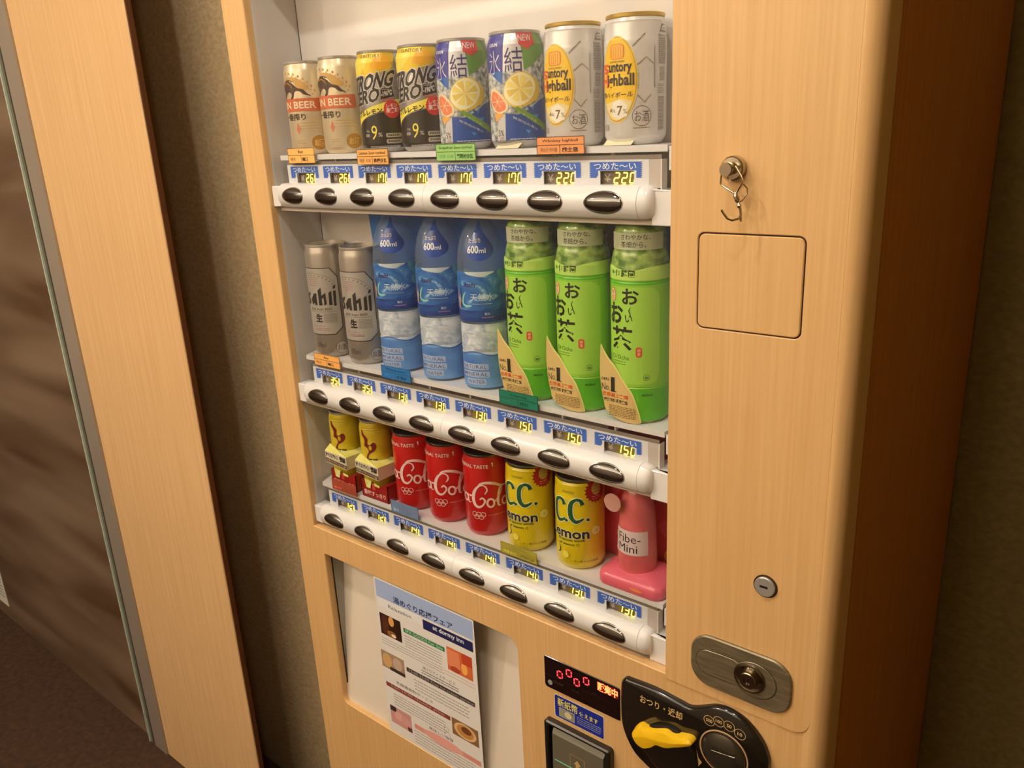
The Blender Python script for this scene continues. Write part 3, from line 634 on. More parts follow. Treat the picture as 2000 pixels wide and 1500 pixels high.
a.ell(37.5, 16, 11, 10.2, GO, 1); a.text('お酒', 30.5, 11.5, 44.5, 20.5, M((232, 196, 120), .5), 2, bold=.02); a.lines(38, 30, 46, 34, 2, .5, GO2, 1, 9)
GRPB = 'drink samples on the top shelf'
k1 = can('beer_can', (XC[0], YC, ZS[0]), .1268, .032, .0283, BC, ALU, a, label='cream and gold beer can with a beast emblem, leftmost on the top shelf', cat='can', group=GRPB)
dup(k1, (XC[1], YC, H + ZS[0]), label='cream and gold beer can with a beast emblem, beside a black and yellow can', cat='can', group=GRPB)
# --- black and yellow lemon cans
a = Art(); YLW = M((232, 196, 40), .3, .2, coat=.3); YP = M((238, 222, 84), .35, coat=.2); KB = M((40, 34, 28), .35, coat=.2); KT = M((34, 28, 26), .45); SV = M((216, 212, 204), .4, .3); RE = M((206, 40, 36), .4); PKW = M((238, 214, 206), .5)
a.poly(spline([(-46, 100), (-46, 124.5), (40, 124.5), (44, 112), (38, 102), (24, 99), (8, 95), (-12, 90), (-30, 86)], 3, True), YLW, 1)
a.poly(spline([(-30, 90), (-26, 116), (-8, 118), (12, 116), (2, 104), (-10, 94)], 3, True), YP, 2); a.poly(spline([(14, 104), (18, 116), (32, 120), (40, 112), (34, 104)], 3, True), M((240, 176, 24), .3, coat=.3), 2)
a.text('SUNTORY', -4, 117.5, 27, 121.5, M((110, 90, 50), .5), 3, bold=.01)
a.text('STRONG', -30, 74.5, 38.5, 93, KT, 4, bold=.035, shear=6.5, slope=8.5, outline=SV, ow=.05)
a.text('ZERO', -28, 58, 20, 74, KT, 4, bold=.035, shear=3.5, slope=6.5, outline=SV, ow=.05)
a.poly([(23.5, 66), (25, 80), (36.5, 84), (39, 81.5), (41.5, 69.5)], KT, 3); a.text('-196℃', 24.5, 69.5, 38.5, 75.5, SV, 6, bold=.05, slope=2.4); a.lines(26, 78, 36, 80, 2, .7, SV, 6, 5); a.lines(25.5, 64.3, 40, 66.3, 2, .8, RE, 3, 6)
a.poly(spline([(-52, 20), (-44, 34), (-30, 44), (-12, 50), (8, 57), (28, 62.5), (46, 66), (62, 68), (62, 52), (46, 53), (26, 52), (8, 48), (-8, 41), (-24, 30), (-36, 18)], 3, True), YP, 3)
a.poly(spline([(-46, 6), (-36, 17), (-24, 28), (-8, 39.5), (8, 46.5), (26, 50.5), (48, 51.5), (66, 50), (78, 40)], 4) + [(78, 6)], KB, 4)
a.text('ダブルレモン', -24, 43.5, 24, 50.5, KT, 5, bold=.03, slope=6.5)
pts = []
for k in range(48): t = 2 * math.pi * k / 48; rr = 12 if k % 2 else 10.8; pts.append((37 + rr * math.cos(t) * .95, 54 + rr * math.sin(t)))
a.poly(pts, RE, 6); a.text('レモン', 30, 55.5, 44, 60, PKW, 7, bold=.02, slope=1); a.text('果実感', 29, 49, 45.5, 55, PKW, 7, bold=.03, slope=1)
a.text('9', 6, 16.5, 14.5, 34.5, YP, 5, bold=.0, shear=1); a.text('%', 16, 20, 21.5, 25, SV, 5, shear=.6); a.text('Alc.', -2, 26, 4.5, 29, SV, 5); a.text('度数', -3.5, 20, 3.5, 24, SV, 5, bold=.01)
for y in (18.6, 11): a.rect(26.3, y, 47.5, y + 5.4, M((176, 168, 150), .45), 5, 1.6); a.lines(28.5, y + 1.8, 45, y + 3.2, 2, .9, KT, 6, int(y))
a.lines(2, 6, 46, 7.4, 2, .8, SV, 5, 4)
for k in range(46):
    rnd = random.Random(k); u = rnd.uniform(42, 68); v = rnd.uniform(72, 122); a.stroke([(u, v), (u + rnd.uniform(-3, 3), v + rnd.uniform(2, 5))], [.4, 1.1], M((150, 146, 146), .4, .5), 1, False)
s3 = can('lemon_sour_can', (XC[2], YC, ZS[0]), .1268, .032, .0283, M((186, 182, 178), .3, .75), SILVER, a, label='black and yellow lemon drink can, directly right of the cream beer cans', cat='can', group=GRPB)
dup(s3, (XC[3], YC, H + ZS[0]), label='black and yellow lemon drink can touching the blue fruit cans', cat='can', group=GRPB)
# --- blue citrus cans
a = Art(); BL = M((44, 48, 150), .3, coat=.3); BL2 = M((30, 98, 178), .3, coat=.3); BL3 = M((24, 76, 158), .3, coat=.3); WH = M((226, 226, 228), .3, .3, coat=.3); GR = M((92, 150, 46), .35, coat=.2); LY = M((240, 220, 110), .4); LY2 = M((226, 190, 60), .4); GF = M((232, 128, 84), .4); GFR = M((238, 214, 170), .4)
ICE = noise_mat('printed_ice', (92, 104, 112), (214, 216, 210), (1, 1, 1), 190, 4, .35, lo=.35, hi=.62)
a.rect(-60, 8.5, 96, 125.5, ICE, 0)
a.poly([(-46, 125), (8.6, 125), (5, 72), (-14, 84), (-40, 84)], BL, 1); a.poly([(5.2, 84), (4.8, 70), (-14, 84)], BL2, 2); a.poly([(8.8, 125.2), (26, 125.2), (31, 82), (6.2, 84)], WH, 1)
a.poly([(24, 125.4), (72, 125.4), (64, 104), (31, 84), (29, 104)], GR, 1); a.poly([(48, 125.4), (90, 125.4), (84, 100), (62, 104)], M((58, 112, 40), .35), 2)
a.text('氷', -15.5, 81, 3.5, 106.5, WH, 3, bold=-.012); a.text('結', 8.5, 82.5, 29.5, 108.5, M((46, 44, 110), .4), 3, bold=.0)
a.text('KIRIN', -13, 110.5, 0, 114, WH, 3, bold=.02)
a.poly([(22.5, 125.6), (43.5, 125.6), (45, 112), (35, 105.8), (25.5, 111)], M((206, 44, 44), .35, coat=.2), 4); a.text('NEW', 25, 114.5, 41, 121.5, WH, 5, bold=.01)
a.poly(spline([(18, 80), (30, 83), (46, 74), (51, 64), (47, 54), (38, 49), (26, 44), (16, 46), (7, 54), (6, 64), (10, 73)], 3, True), LY2, 3)
a.poly(spline([(18, 79), (28, 82), (40, 76), (44, 66), (38, 54), (26, 47), (16, 48), (8, 56), (7, 65), (11, 73)], 3, True), M((244, 236, 190), .4), 4)
for k in range(8):
    t0, t1 = math.radians(k * 45 + 6), math.radians(k * 45 + 39); cx, cy = 25, 65
    a.poly([(cx, cy)] + [(cx + 15.5 * math.cos(t), cy + 14 * math.sin(t)) for t in (t0, (t0 + t1) / 2, t1)], LY if k % 2 else M((230, 200, 84), .4), 5)
a.poly(spline([(-17, 54), (-12, 66), (-2, 64), (8, 54), (11, 45), (6, 40), (-2, 39), (-10, 44)], 3, True), GFR, 3)
a.poly(spline([(-15, 54), (-11, 63), (-3, 61), (6, 52), (8, 45), (4, 42), (-3, 41), (-9, 46)], 3, True), GF, 4); a.poly([(-10, 40), (6, 38.5), (-6, 30)], M((232, 170, 80), .4), 3)
for t in range(0, 360, 60): a.stroke([(-3, 52), (-3 + 9 * math.cos(math.radians(t)), 52 + 8 * math.sin(math.radians(t)))], .7, GFR, 5, False)
a.poly([(7, 39), (22, 37), (34, 42), (50, 52), (66, 56), (96, 60), (96, 9), (6, 9)], BL3, 2)
for k in range(26):
    rnd = random.Random(k + 90); u, v = rnd.uniform(24, 90), rnd.uniform(14, 52); q = rnd.uniform(3, 8); a.poly([(u, v), (u + q, v + rnd.uniform(-2, 2)), (u + q * .6, v - q * .7)], M((60, 140, 206) if k % 2 else (20, 60, 140), .35), 3)
a.poly([(17, 43), (21, 46), (62, 24), (60, 17), (40, 28)], M((110, 150, 60), .4), 4); a.text('シチリア産レモン', 22, 38.6, 58, 41.6, M((206, 224, 150), .5), 5, slope=-19); a.text('無添加の果汁', 16, 33, 46, 36, WH, 5, slope=-15)
a.text('5%', -3.5, 14, 4, 21, M((40, 40, 46), .5), 3); a.lines(-2, 10, 5, 12, 2, .6, DK, 3, 4); a.lines(12, 10, 60, 10.5, 1, .9, WH, 5, 5); a.poly([(-6, 9), (6.3, 9), (6.8, 38), (-2, 38)], M((206, 202, 200), .35), 1)
h5 = can('citrus_can', (XC[4], YC, ZS[0]), .1268, .032, .0283, M((190, 188, 186), .3, .8), SILVER, a, label='blue and white citrus drink can, next to the black and yellow cans', cat='can', group=GRPB)
dup(h5, (XC[5], YC, H + ZS[0]), label='blue and white citrus drink can touching the silver and yellow whisky cans', cat='can', group=GRPB)
# --- silver highball cans with yellow oval
a = Art(); OY = M((240, 196, 30), .35, coat=.2); OYD = M((214, 160, 30), .4); HS = noise_mat('pearl_silver', (220, 218, 214), (230, 228, 224), (1, 1, 1), 20, 2, .27, metal=.2, coat=.2)
a.ell(-2.5, 64, 22.8, 41.8, M((226, 204, 110), .4), 1, 48); a.ell(-2.5, 64, 21.6, 40.6, OYD, 2, 48); a.ell(-2.5, 64.3, 20.6, 39.6, OY, 3, 48)
a.poly([(-2.5 + 20 * math.cos(t), 64 + 39 * math.sin(t)) for t in (math.radians(q) for q in range(214, 327, 8))] + [(14, 43), (4, 46), (-6, 44.5), (-16, 42)], M((232, 214, 150), .4), 4)
a.poly([(-8, 42), (1, 45.5), (9, 40), (9, 29), (0, 26), (-9, 30)], M((240, 234, 214), .4), 5); a.text('7', -1.8, 30, 4, 39, M((110, 84, 50), .5), 6, bold=.01); a.text('Alc', -12, 33, -4, 37, M((110, 84, 50), .5), 6); a.text('%', 5, 31.5, 9, 36, M((110, 84, 50), .5), 6)
a.rect(-11, 83.5, 6.5, 98.5, M((226, 150, 40), .4), 4, 4); a.rect(-9.5, 85, 5, 97, M((240, 180, 60), .4), 5, 3)
for q in range(6): a.stroke([(-9 + 2.8 * q, 85.5), (-8.4 + 2.8 * q, 90), (-9 + 2.8 * q, 96.5)], .7, M((214, 130, 30), .4), 6)
a.text('SUNTORY WHISKY', -11, 80.6, 7, 82.4, KT, 5)
RI = M((214, 84, 34), .45)
def bl(txt, x0, y0, x1, y1, c, cap):  # narrow heavy letters with slab ends
    a.text(txt[0], x0, y0, x0 + cap, y1, RI, 6, bold=.04); a.text(txt[1:], x0 + cap + .8, y0 - (y1 - y0) * .26 if any(ch in 'gy' for ch in txt[1:]) else y0, x1, y1, c, 6, bold=.03)
bl('Suntory', -25, 71.4, 13.5, 79.6, M((50, 38, 26), .5), 12)
bl('Highball', -26, 58.4, 16, 69.6, M((50, 38, 26), .5), 11)
a.text('角ハイボール', -24, 47.2, 14.5, 52.8, M((80, 60, 40), .5), 6, bold=.01, shear=1)
G1 = M((176, 170, 166), .3, .6)
for pts in ([(14.5, 95), (27.5, 106.5)], [(19.5, 77.5), (28.5, 84.5), (37, 78)], [(20, 70), (20, 55)], [(19.5, 49), (26.5, 41.5), (34, 49)], [(38, 95), (38, 55)], [(52, 95), (44, 106)]): a.stroke(pts, 1.3, G1, 1, False)
a.ring(24, 28.4, 10, .5, DK, 2); a.ell(24, 28.4, 9.4, 9.4, M((212, 206, 200), .4, .2), 1); a.text('お酒', 16.5, 23, 31.5, 33.5, M((96, 88, 84), .5), 3); a.lines(15, 16.4, 33, 17, 1, .8, M((150, 110, 104), .5), 1, 3)
GK = M((150, 144, 138), .5)
a.lines(43, 78, 56, 104, 16, 1.1, GK, 1, 21); a.lines(45, 62, 54, 74, 9, .8, GK, 1, 22); a.lines(43, 14, 53, 46, 24, .8, GK, 1, 23); a.lines(42, 50, 52, 58, 6, .7, GK, 1, 24)
a.poly([(45, 107.5), (50, 116), (52, 116), (48, 109.5), (58, 109.5), (58, 107.5)], GK, 1); a.lines(51, 111, 57, 114, 2, 1, GK, 1, 6)
a.rect(-26, 15, -15, 21, M((160, 154, 146), .4), 1)
GL = M((214, 180, 78), .3, .75)
b7 = can('highball_can', (XC[6], YC, ZS[0]), .1268, .0323, .0290, HS, GL, a, 'ribbed', label='silver whisky can with a yellow oval, the one behind the orange card', cat='can', group=GRPB)
dup(b7, (XC[7], YC, H + ZS[0]), label='silver whisky can with a yellow oval at the right end of the top shelf', cat='can', group=GRPB)
# --- tall silver beer cans
a = Art(); SB = M((176, 168, 156), .32, .6); FR = M((188, 182, 172), .38, .35); KL = M((44, 38, 34), .5)
fr = [(-34, 141.5), (32, 141.5), (43, 127), (43.5, 48), (31, 37), (-34, 37), (-45, 48), (-45, 127)]
a.poly(fr, KL, 1); a.poly([(x * .975 if abs(x) > 20 else x, 89.5 + (y - 89.5) * .976) for x, y in fr], FR, 2)
a.rect(-90, 34, -46, 150, M((150, 144, 138), .3, .85), 1); a.rect(48, 4, 90, 156, M((140, 134, 128), .3, .85), 1)
def heavy(pts, c): a.poly(pts, c, 4)
# the big dark logo letters, cut like speed strokes: "Asahi"
heavy([(-36, 83), (-24, 112), (-19, 112), (-20, 83), (-25, 83), (-25, 90), (-30, 90), (-32, 83)], KL); heavy([(-17, 83), (-17, 87), (-12, 90), (-16, 96), (-15, 101), (-6, 104), (-7, 99), (-11, 97), (-7, 91), (-8, 86)], KL)
heavy([(-3, 84), (-5, 93), (2, 102), (7, 103), (7, 84), (3, 84), (2, 88)], KL)
heavy([(10, 84), (10, 107), (15.5, 112), (15.5, 99), (22, 103.5), (22.5, 86), (18.5, 83.5), (18.5, 96), (15.5, 94), (15.5, 84)], KL); heavy([(26, 84), (26.5, 103), (31, 106), (30.8, 84)], KL)
heavy([(33, 82.5), (33.4, 105), (37.6, 106.5), (36.8, 82.5)], KL); heavy([(33.6, 108), (33.8, 113), (38, 115), (37.8, 110)], KL)
for k in range(12):
    t = math.radians(150 - k * 11.5); a.stroke([(2 + 33 * math.cos(t), 107 + 22 * math.sin(t)), (2 + 36 * math.cos(t), 107 + 24.4 * math.sin(t))], 1.5, M((128, 118, 108), .5), 3, False)
a.stroke([(2 + 38.5 * math.cos(math.radians(q)), 107 + 26.5 * math.sin(math.radians(q))) for q in range(20, 161, 14)], .4, KL, 3)
a.lines(-8, 114, 12, 126, 5, 1.1, M((168, 132, 118), .5), 3, 31); a.text('BEER Asahi BEER', -8, 76, 30, 79.6, KL, 3); a.rect(-12, 73.6, 36, 74, KL, 3)
a.text('生', 1.5, 58, 12.5, 70, KL, 3, bold=.05); a.lines(15.5, 57, 36.5, 70, 9, .7, M((120, 112, 104), .5), 3, 32)
a.text('スーパー', -8, 49, 16, 53, M((150, 84, 92), .5), 3); a.lines(-2, 44.5, 22, 46.6, 2, .8, M((150, 84, 92), .5), 3, 34)
a.ring(38.3, 16.3, 9.6, .5, KL, 3); a.ell(38.3, 16.3, 9.1, 9.1, FR, 2); a.text('お酒', 31.5, 11.5, 45, 21, M((70, 62, 58), .5), 4); a.text('500ml', -4, 17, 13, 25, M((90, 82, 78), .5), 2)
XA = [-.0075, .0735]
a1 = can('tall_beer_can', (XA[0], YC, ZS[1]), .1755, .032, .0290, SB, ALU, a, label='tall silver beer can with black lettering at the left end of the middle shelf', cat='can', group='tall silver beer cans')
dup(a1, (XA[1], YC, H + ZS[1]), label='tall silver beer can with black lettering, against the water bottles', cat='can', group='tall silver beer cans')

# --- backing cards
bc = MB()
BLUEC = noise_mat('blue_card', (26, 106, 206), (44, 130, 222), (1, 1, 1), 6, 2, .35, lo=.3, hi=.7); PALEC = noise_mat('pale_blue_card', (150, 166, 184), (176, 188, 198), (1, 1, 1), 7, 2, .4)
bc.plate([(.079, -.249), (.5985, -.249), (.5985, -.012), (.0600, -.012)], [], .0872, .0884, PALEC)
a = Art(1); pts = [(.0602, -.0125), (.598, -.0125), (.598, -.078)]
for x in (.52, .44, .36): pts += [(x + .06, -.092), (x + .03, -.110), (x, -.092)]
pts += [(.345, -.100), (.30, -.112), (.25, -.102), (.20, -.114), (.14, -.106), (.0715, -.118)]
a.poly(pts, BLUEC, 1); a.into(bc, flat(.0872))
single('backing_card', bc, (.33, .088, H - .249), smooth=False, label='blue backing card behind the water and green tea bottles', cat='card')
bc = MB().plate([(.0235, -.470), (.6000, -.470), (.6000, -.2585), (.4900, -.2585), (.4800, -.3000), (.0235, -.3000)], [], .0872, .0884, M((128, 16, 20), .45))
a = Art(1); a.poly([(.468, -.4695), (.468, -.34), (.50, -.315), (.599, -.315), (.599, -.4695)], M((216, 74, 88), .45), 1)
for x, z, rx, rz, c in ((.515, -.385, .020, .018, (206, 40, 48)), (.585, -.35, .018, .022, (200, 36, 50)), (.592, -.395, .010, .022, (96, 118, 70)), (.508, -.436, .014, .012, (240, 178, 84)), (.582, -.448, .018, .014, (236, 176, 70)), (.594, -.425, .010, .012, (222, 120, 90)), (.545, -.365, .012, .014, (190, 40, 44)), (.570, -.410, .014, .012, (226, 90, 110)), (.589, -.380, .006, .008, (60, 76, 50)), (.575, -.452, .008, .007, (250, 206, 90)), (.592, -.292, .012, .011, (70, 54, 40))):
    a.ell(x, z, rx, rz, M(c, .45), 2 + int(x * 1000) % 5)
a.into(bc, flat(.0872), eps=.00006); single('backing_card', bc, (.31, .088, H - .47), smooth=False, label='dark red backing card with printed fruit at the back of the bottom shelf', cat='card')

# --- water bottles
def bottle(name, loc, prof, mat, cap, capm, art, **k):
    t = empty(name, (loc[0], loc[1], H + loc[2]), **k)
    part('bottle_body', MB().lathe(prof, mat, 56), t, local=True, angle=40)
    part('cap', MB().lathe(cap, capm, 32), t, local=True)
    for nm, a_ in art:
        mb = MB(); a_.into(mb, wrap([p for p in prof if p[0] > .008]), .003, [z for r_, z in prof]); part(nm, mb, t, local=True, smooth=False)
    return t
WPRO = [(0, .003), (.024, .002), (.029, .0), (.0315, .004), (.032, .010), (.032, .049), (.0312, .052), (.0318, .056), (.032, .062), (.0315, .07), (.032, .078), (.0315, .086), (.032, .091), (.0325, .093), (.0325, .158), (.0318, .161), (.0318, .166), (.0312, .174), (.0298, .184), (.0272, .195), (.0230, .206), (.0180, .214), (.0140, .219), (.0128, .2225)]
PET = clear_mat('water_pet', (235, 244, 250), tr=.80, body=(160, 186, 214), rough=.06)
LBL = noise_mat('river_print', (34, 84, 166), (190, 218, 234), (1, 1, 2.0), 30, 6, .35, coat=.2, c3=(58, 128, 194), lo=.36, hi=.66, distort=1.2)
LOW = noise_mat('blue_water_print', (66, 120, 196), (122, 172, 224), (1, 1, 1.8), 18, 4, .35, coat=.2, lo=.3, hi=.7)
ICEB = noise_mat('ice_print', (176, 192, 208), (226, 232, 238), (1, 1, 1.5), 46, 5, .3, coat=.3, lo=.42, hi=.6, distort=1.5)
a = Art(); a.rect(-50, 93, 58, 158, LBL, 0); a.rect(-50, 93, 58, 108, M((26, 62, 136), .35), 1); a.poly(spline([(-50, 107), (-30, 112), (-10, 107), (8, 104), (26, 111), (44, 106), (58, 108), (58, 100), (-50, 100)], 2, True), M((30, 78, 152), .35), 2)
a.poly(spline([(-2, 157.9), (38, 157.9), (33, 154.5), (24, 151.5), (12, 153), (2, 155)], 3), M((200, 212, 216), .4), 1); a.poly(spline([(44, 157.9), (58, 157.9), (58, 130), (50, 128), (47, 136), (52, 142), (46, 150)], 3, True), M((96, 170, 190), .4), 1)
a.text('Asahi', -4, 138.5, 13, 144.5, M((56, 44, 110), .5), 3, bold=.02, shear=1.2)
a.stroke([(-22, 133), (-16, 122), (-14, 110)], [1, 2.6, 2.6], M((236, 140, 84), .5), 3); a.stroke([(-12, 136), (-9, 124), (-11, 110)], [1.4, 2.6, 1], M((34, 40, 60), .5), 4); a.stroke([(-1, 132), (-6, 124), (-6, 116), (2, 113.5), (8, 115)], [1, 2.6, 2.4, 2.4, .8], M((150, 214, 190), .5), 4)
a.text('天然水', 6, 120.5, 37, 130.5, LW, 3, bold=-.004); a.rect(8, 116.8, 34, 117.2, LW, 3); a.text('軟水', 24, 102, 31, 105.5, LW, 3); a.rect(20, 98.6, 36, 99.4, M((216, 130, 170), .5), 3)
b = Art(); b.poly([(-50, 2.5), (60, 2.5)] + [(x, 50 + 2.6 * math.sin(x * .11 + 1)) for x in range(60, -51, -6)], LOW, 0)
b.stroke([(x, 50 + 2.6 * math.sin(x * .11 + 1)) for x in range(-50, 61, 6)], 1.6, M((56, 108, 176), .35), 1); b.poly([(x, 51 + 2.6 * math.sin(x * .11 + 1)) for x in range(-50, 61, 6)] + [(58, 90)] + [(-50, 90)], ICEB, 0)
b.rect(-19, 28.4, 25, 36.6, M((168, 192, 226), .4), 1, 1.5); b.rect(-17, 18.2, 26, 26.4, M((168, 192, 226), .4), 1, 1.5); b.rect(-9, 8, 21, 16.2, M((168, 192, 226), .4), 1, 1.5)
for t, x0, x1, y in (('NATURAL', -17, 23, 30), ('MINERAL', -15, 24, 19.8), ('WATER', -7, 19, 9.6)): b.text(t, x0, y, x1, y + 5.2, M((72, 92, 150), .5), 2, bold=.015, outline=LW, ow=.03)
c = Art(); dr = spline([(22, 221), (27, 210), (36, 197), (42, 187), (38, 178), (24, 172), (10, 174), (2, 184), (6, 195), (14, 208)], 4, True)
c.poly(dr, M((32, 76, 168), .3, coat=.4), 1); c.text('600', 4.5, 181.5, 20, 190.5, LW, 3, bold=.03, outline=M((24, 32, 84), .5), ow=.03); c.text('ml', 21, 181.5, 30, 187.5, LW, 3, bold=.01, outline=M((24, 32, 84), .5), ow=.03); c.text('たっぷり', 5.5, 194, 23.5, 199.5, LW, 3, bold=.02, outline=M((40, 24, 70), .5), ow=.025)
wcap = [(.0132, .2226), (.0145, .2235), (.0145, .2365), (.0135, .2375), (0, .2375)]
XW = [.1495, .2345, .3120]
w1 = bottle('water_bottle', (XW[0], .054, ZS[1]), WPRO, PET, wcap, M((60, 120, 200), .4), [('printed_label', a), ('lower_print', b), ('drop_print', c)], label='blue labelled water bottle beside the tall silver cans', cat='bottle', group='water bottles on the middle shelf')
dup(w1, (XW[1], .054, H + ZS[1]), label='middle one of the three blue labelled water bottles', cat='bottle', group='water bottles on the middle shelf')
dup(w1, (XW[2], .054, H + ZS[1]), label='blue labelled water bottle next to the green tea', cat='bottle', group='water bottles on the middle shelf')
# --- green tea bottles
TPRO = [(0, .003), (.024, .002), (.030, .0), (.0325, .004), (.033, .008), (.033, .0425), (.0325, .0435), (.033, .0445), (.033, .162), (.0324, .1635), (.033, .165), (.033, .1765), (.0322, .181), (.0312, .188), (.0298, .194), (.0288, .1975), (.0288, .2165), (.0270, .2215), (.0220, .2270), (.0150, .2310), (.0132, .2330), (.0132, .2350)]
TG = noise_mat('green_tea_sleeve', (126, 196, 44), (146, 208, 62), (1, 1, .1), 14, 2, .38, coat=.25, lo=.3, hi=.7)
TEA = noise_mat('tea_in_clear_plastic', (72, 116, 40), (168, 196, 104), (1, 1, 1.6), 70, 3, .12, coat=.6, lo=.38, hi=.68)
a = Art(); G2 = M((164, 216, 78), .38, coat=.2); G3 = M((92, 186, 34), .38, coat=.2); LG = M((186, 226, 104), .38, coat=.2); RDD = M((214, 66, 44), .5); KTx = M((36, 34, 20), .5)
a.rect(-60, 4, 88, 180.6, TG, 0); a.rect(-60, 165.6, 88, 180.4, LG, 1); a.rect(-60, 160.5, 88, 163.8, G3, 1); a.rect(-60, 4, 88, 42.4, G3, 1); a.rect(-26, 48, 40, 158, G2, 1, 12)
a.poly(spline([(-60, 181), (-26, 181), (-10, 178), (8, 176), (22, 179), (40, 181), (40, 180.8), (8, 180.8)], 2, True), TEA, 2)
GD = M((30, 130, 60), .5)
a.poly([(-20, 173.6), (-17.5, 176.2), (-15, 173.6), (-17.5, 171)], GD, 3); a.text('伊藤園', -13, 169.4, 11.5, 176.8, M((40, 60, 20), .5), 3, bold=.02)
a.text('お', -3, 139.5, 15.5, 156.5, KTx, 3, bold=.02); a.stroke([(7, 136), (5, 132), (6.5, 128), (5, 124.5)], [.5, 1.1, 1.1, .5], KTx, 3); a.text('お', -23.5, 117, -3, 139, KTx, 3, bold=.03); a.text('い', .5, 119, 9, 127, KTx, 3, bold=.01)
a.text('茶', -20, 86.5, 9, 113, KTx, 3, bold=.02)
a.ell(-17.5, 148.5, 5, 7.8, RDD, 3); a.ell(-17.5, 148.5, 4.3, 7.1, M((236, 214, 170), .5), 4); a.text('緑', -20.2, 149, -15, 154, RDD, 5); a.text('茶', -20.2, 143, -15, 148, RDD, 5)
a.rect(12.5, 79.5, 19.5, 91, RDD, 3, 2.5); a.text('緑', 14, 85.5, 18, 89.5, M((240, 220, 170), .5), 4); a.text('茶', 14, 81, 18, 85, M((240, 220, 170), .5), 4)
a.text('Oi Ocha', -20, 75.5, 5, 80.5, M((56, 110, 40), .5), 3); a.lines(-17, 69.5, 2, 72.5, 2, .7, M((80, 120, 50), .5), 3, 41)
a.ring(24.5, 56, 3.8, .5, M((90, 140, 50), .5), 3); a.text('460ml', 19, 33.6, 31, 36.6, M((40, 90, 24), .5), 3, bold=.02); a.rect(22.6, 54.4, 26.6, 57, M((90, 140, 50), .5), 3)
c = Art(); c.rect(-34, 198, 50.5, 216, M((196, 204, 172), .4, alpha=1), 1); c.text('さわやかな、', -8, 209, 30, 214.6, M((60, 70, 40), .5), 2, bold=.01); c.text('茶畑から。', -8, 200.4, 25, 207, M((60, 70, 40), .5), 2, bold=.01)
tcap = [(.0136, .2351), (.0148, .2360), (.0148, .2485), (.0138, .2495), (0, .2495)]
XT = [.3945, .4715, .5485]
t1 = bottle('tea_bottle', (XT[0], .0535, ZS[1]), TPRO, TEA, tcap, M((200, 220, 150), .4), [('printed_label', a), ('neck_label', c)], label='green tea bottle with a gold tag, right next to the water bottles', cat='bottle', group='green tea bottles')
# gold tag hung round the front: flat flap on its left, wrapped on its right
d = Art(); gp = [(-34, 89), (-31, 86), (-24, 76), (-14.5, 66.7), (-7, 57.5), (0.9, 47.7), (7, 40), (10.7, 33), (15, 20), (18.6, 6), (17.5, 1.2), (2, 1.2), (-14, 4), (-24, 10), (-30, 22), (-34, 40), (-35.5, 62)]
d.poly(spline(gp, 3, True), M((232, 222, 130), .4), 0); d.poly([(x - 1.1 if x > -30 else x, y - 2.0 if x > -38 and y > 10 else y) for x, y in spline(gp, 3, True)], M((218, 190, 122), .4), 1)
d.text('No.', -33, 36, -21.5, 44, KTx, 3, bold=.0); d.text('1', -20, 35.5, -14.6, 52.5, KTx, 3); d.rect(-20.5, 35, -12.5, 36, KTx, 3); d.text('日本売上', -33, 47.5, -22, 51, KTx, 3, bold=.02)
d.text('世界売上実績', -32, 28.6, 4, 33.6, M((220, 96, 40), .5), 3, bold=.03); d.text('緑茶飲料 販売実績', -30, 22.4, 3.5, 26.8, M((70, 50, 20), .5), 3, bold=.02); d.lines(-23, 6, 13, 18, 7, 1, M((140, 108, 56), .5), 3, 44)
def tagmap(u, v, e):
    R0 = .0337
    if u < -.010:
        t = -.010 / R0; return (R0 * math.sin(t) + (u + .010) * math.cos(t), -R0 * math.cos(t) - e - (u + .010) * 0 , v)
    t = u / R0; return ((R0 + e) * math.sin(t), -(R0 + e) * math.cos(t), v)
mb = MB(); d.into(mb, tagmap, .003); part('gold_tag', mb, t1, local=True, smooth=False, label='gold paper tag')
dup(t1, (XT[1], .0535, H + ZS[1]), label='middle one of the three green tea bottles with gold tags', cat='bottle', group='green tea bottles')
dup(t1, (XT[2], .0535, H + ZS[1]), label='green tea bottle with a gold tag at the right end of its shelf', cat='bottle', group='green tea bottles')

# --- small yellow cans in red boxes
a = Art(); FY = M((206, 178, 30), .35, coat=.3); FR_ = M((122, 34, 20), .45)
def flame(o, k=1.0):
    a.poly([(o + x * k, y) for x, y in spline([(-6, 118), (-1, 108), (6, 100), (5, 92), (9, 90), (14, 94), (18, 92), (19, 85), (14, 79), (6, 74), (4, 66), (0, 62), (2, 72), (6, 78), (4, 84), (-2, 88), (-1, 96), (-5, 104)], 3, True)], FR_, 2)
    a.poly([(o + x * k, y) for x, y in spline([(-4, 104), (-2, 96), (-3, 90), (-1, 90), (0, 97)], 3, True)], FY, 3); a.ell(o + 9, 85, 2.5, 4, FY, 3)
flame(2); a.text('極旨', 5, 58, 21, 66.5, KT, 2, bold=.05); a.lines(28, 70, 50, 100, 8, .5, M((186, 158, 26), .4), 1, 50)
YCAN = noise_mat('yellow_can_enamel', (196, 172, 22), (216, 194, 46), (1, 1, 1), 60, 3, .33, coat=.3)
RB = M((158, 18, 18), .42, coat=.2); RB2 = M((184, 34, 28), .42); PAPY = noise_mat('yellow_paper', (226, 220, 96), (240, 236, 150), (1, 1, 1), 40, 3, .5)
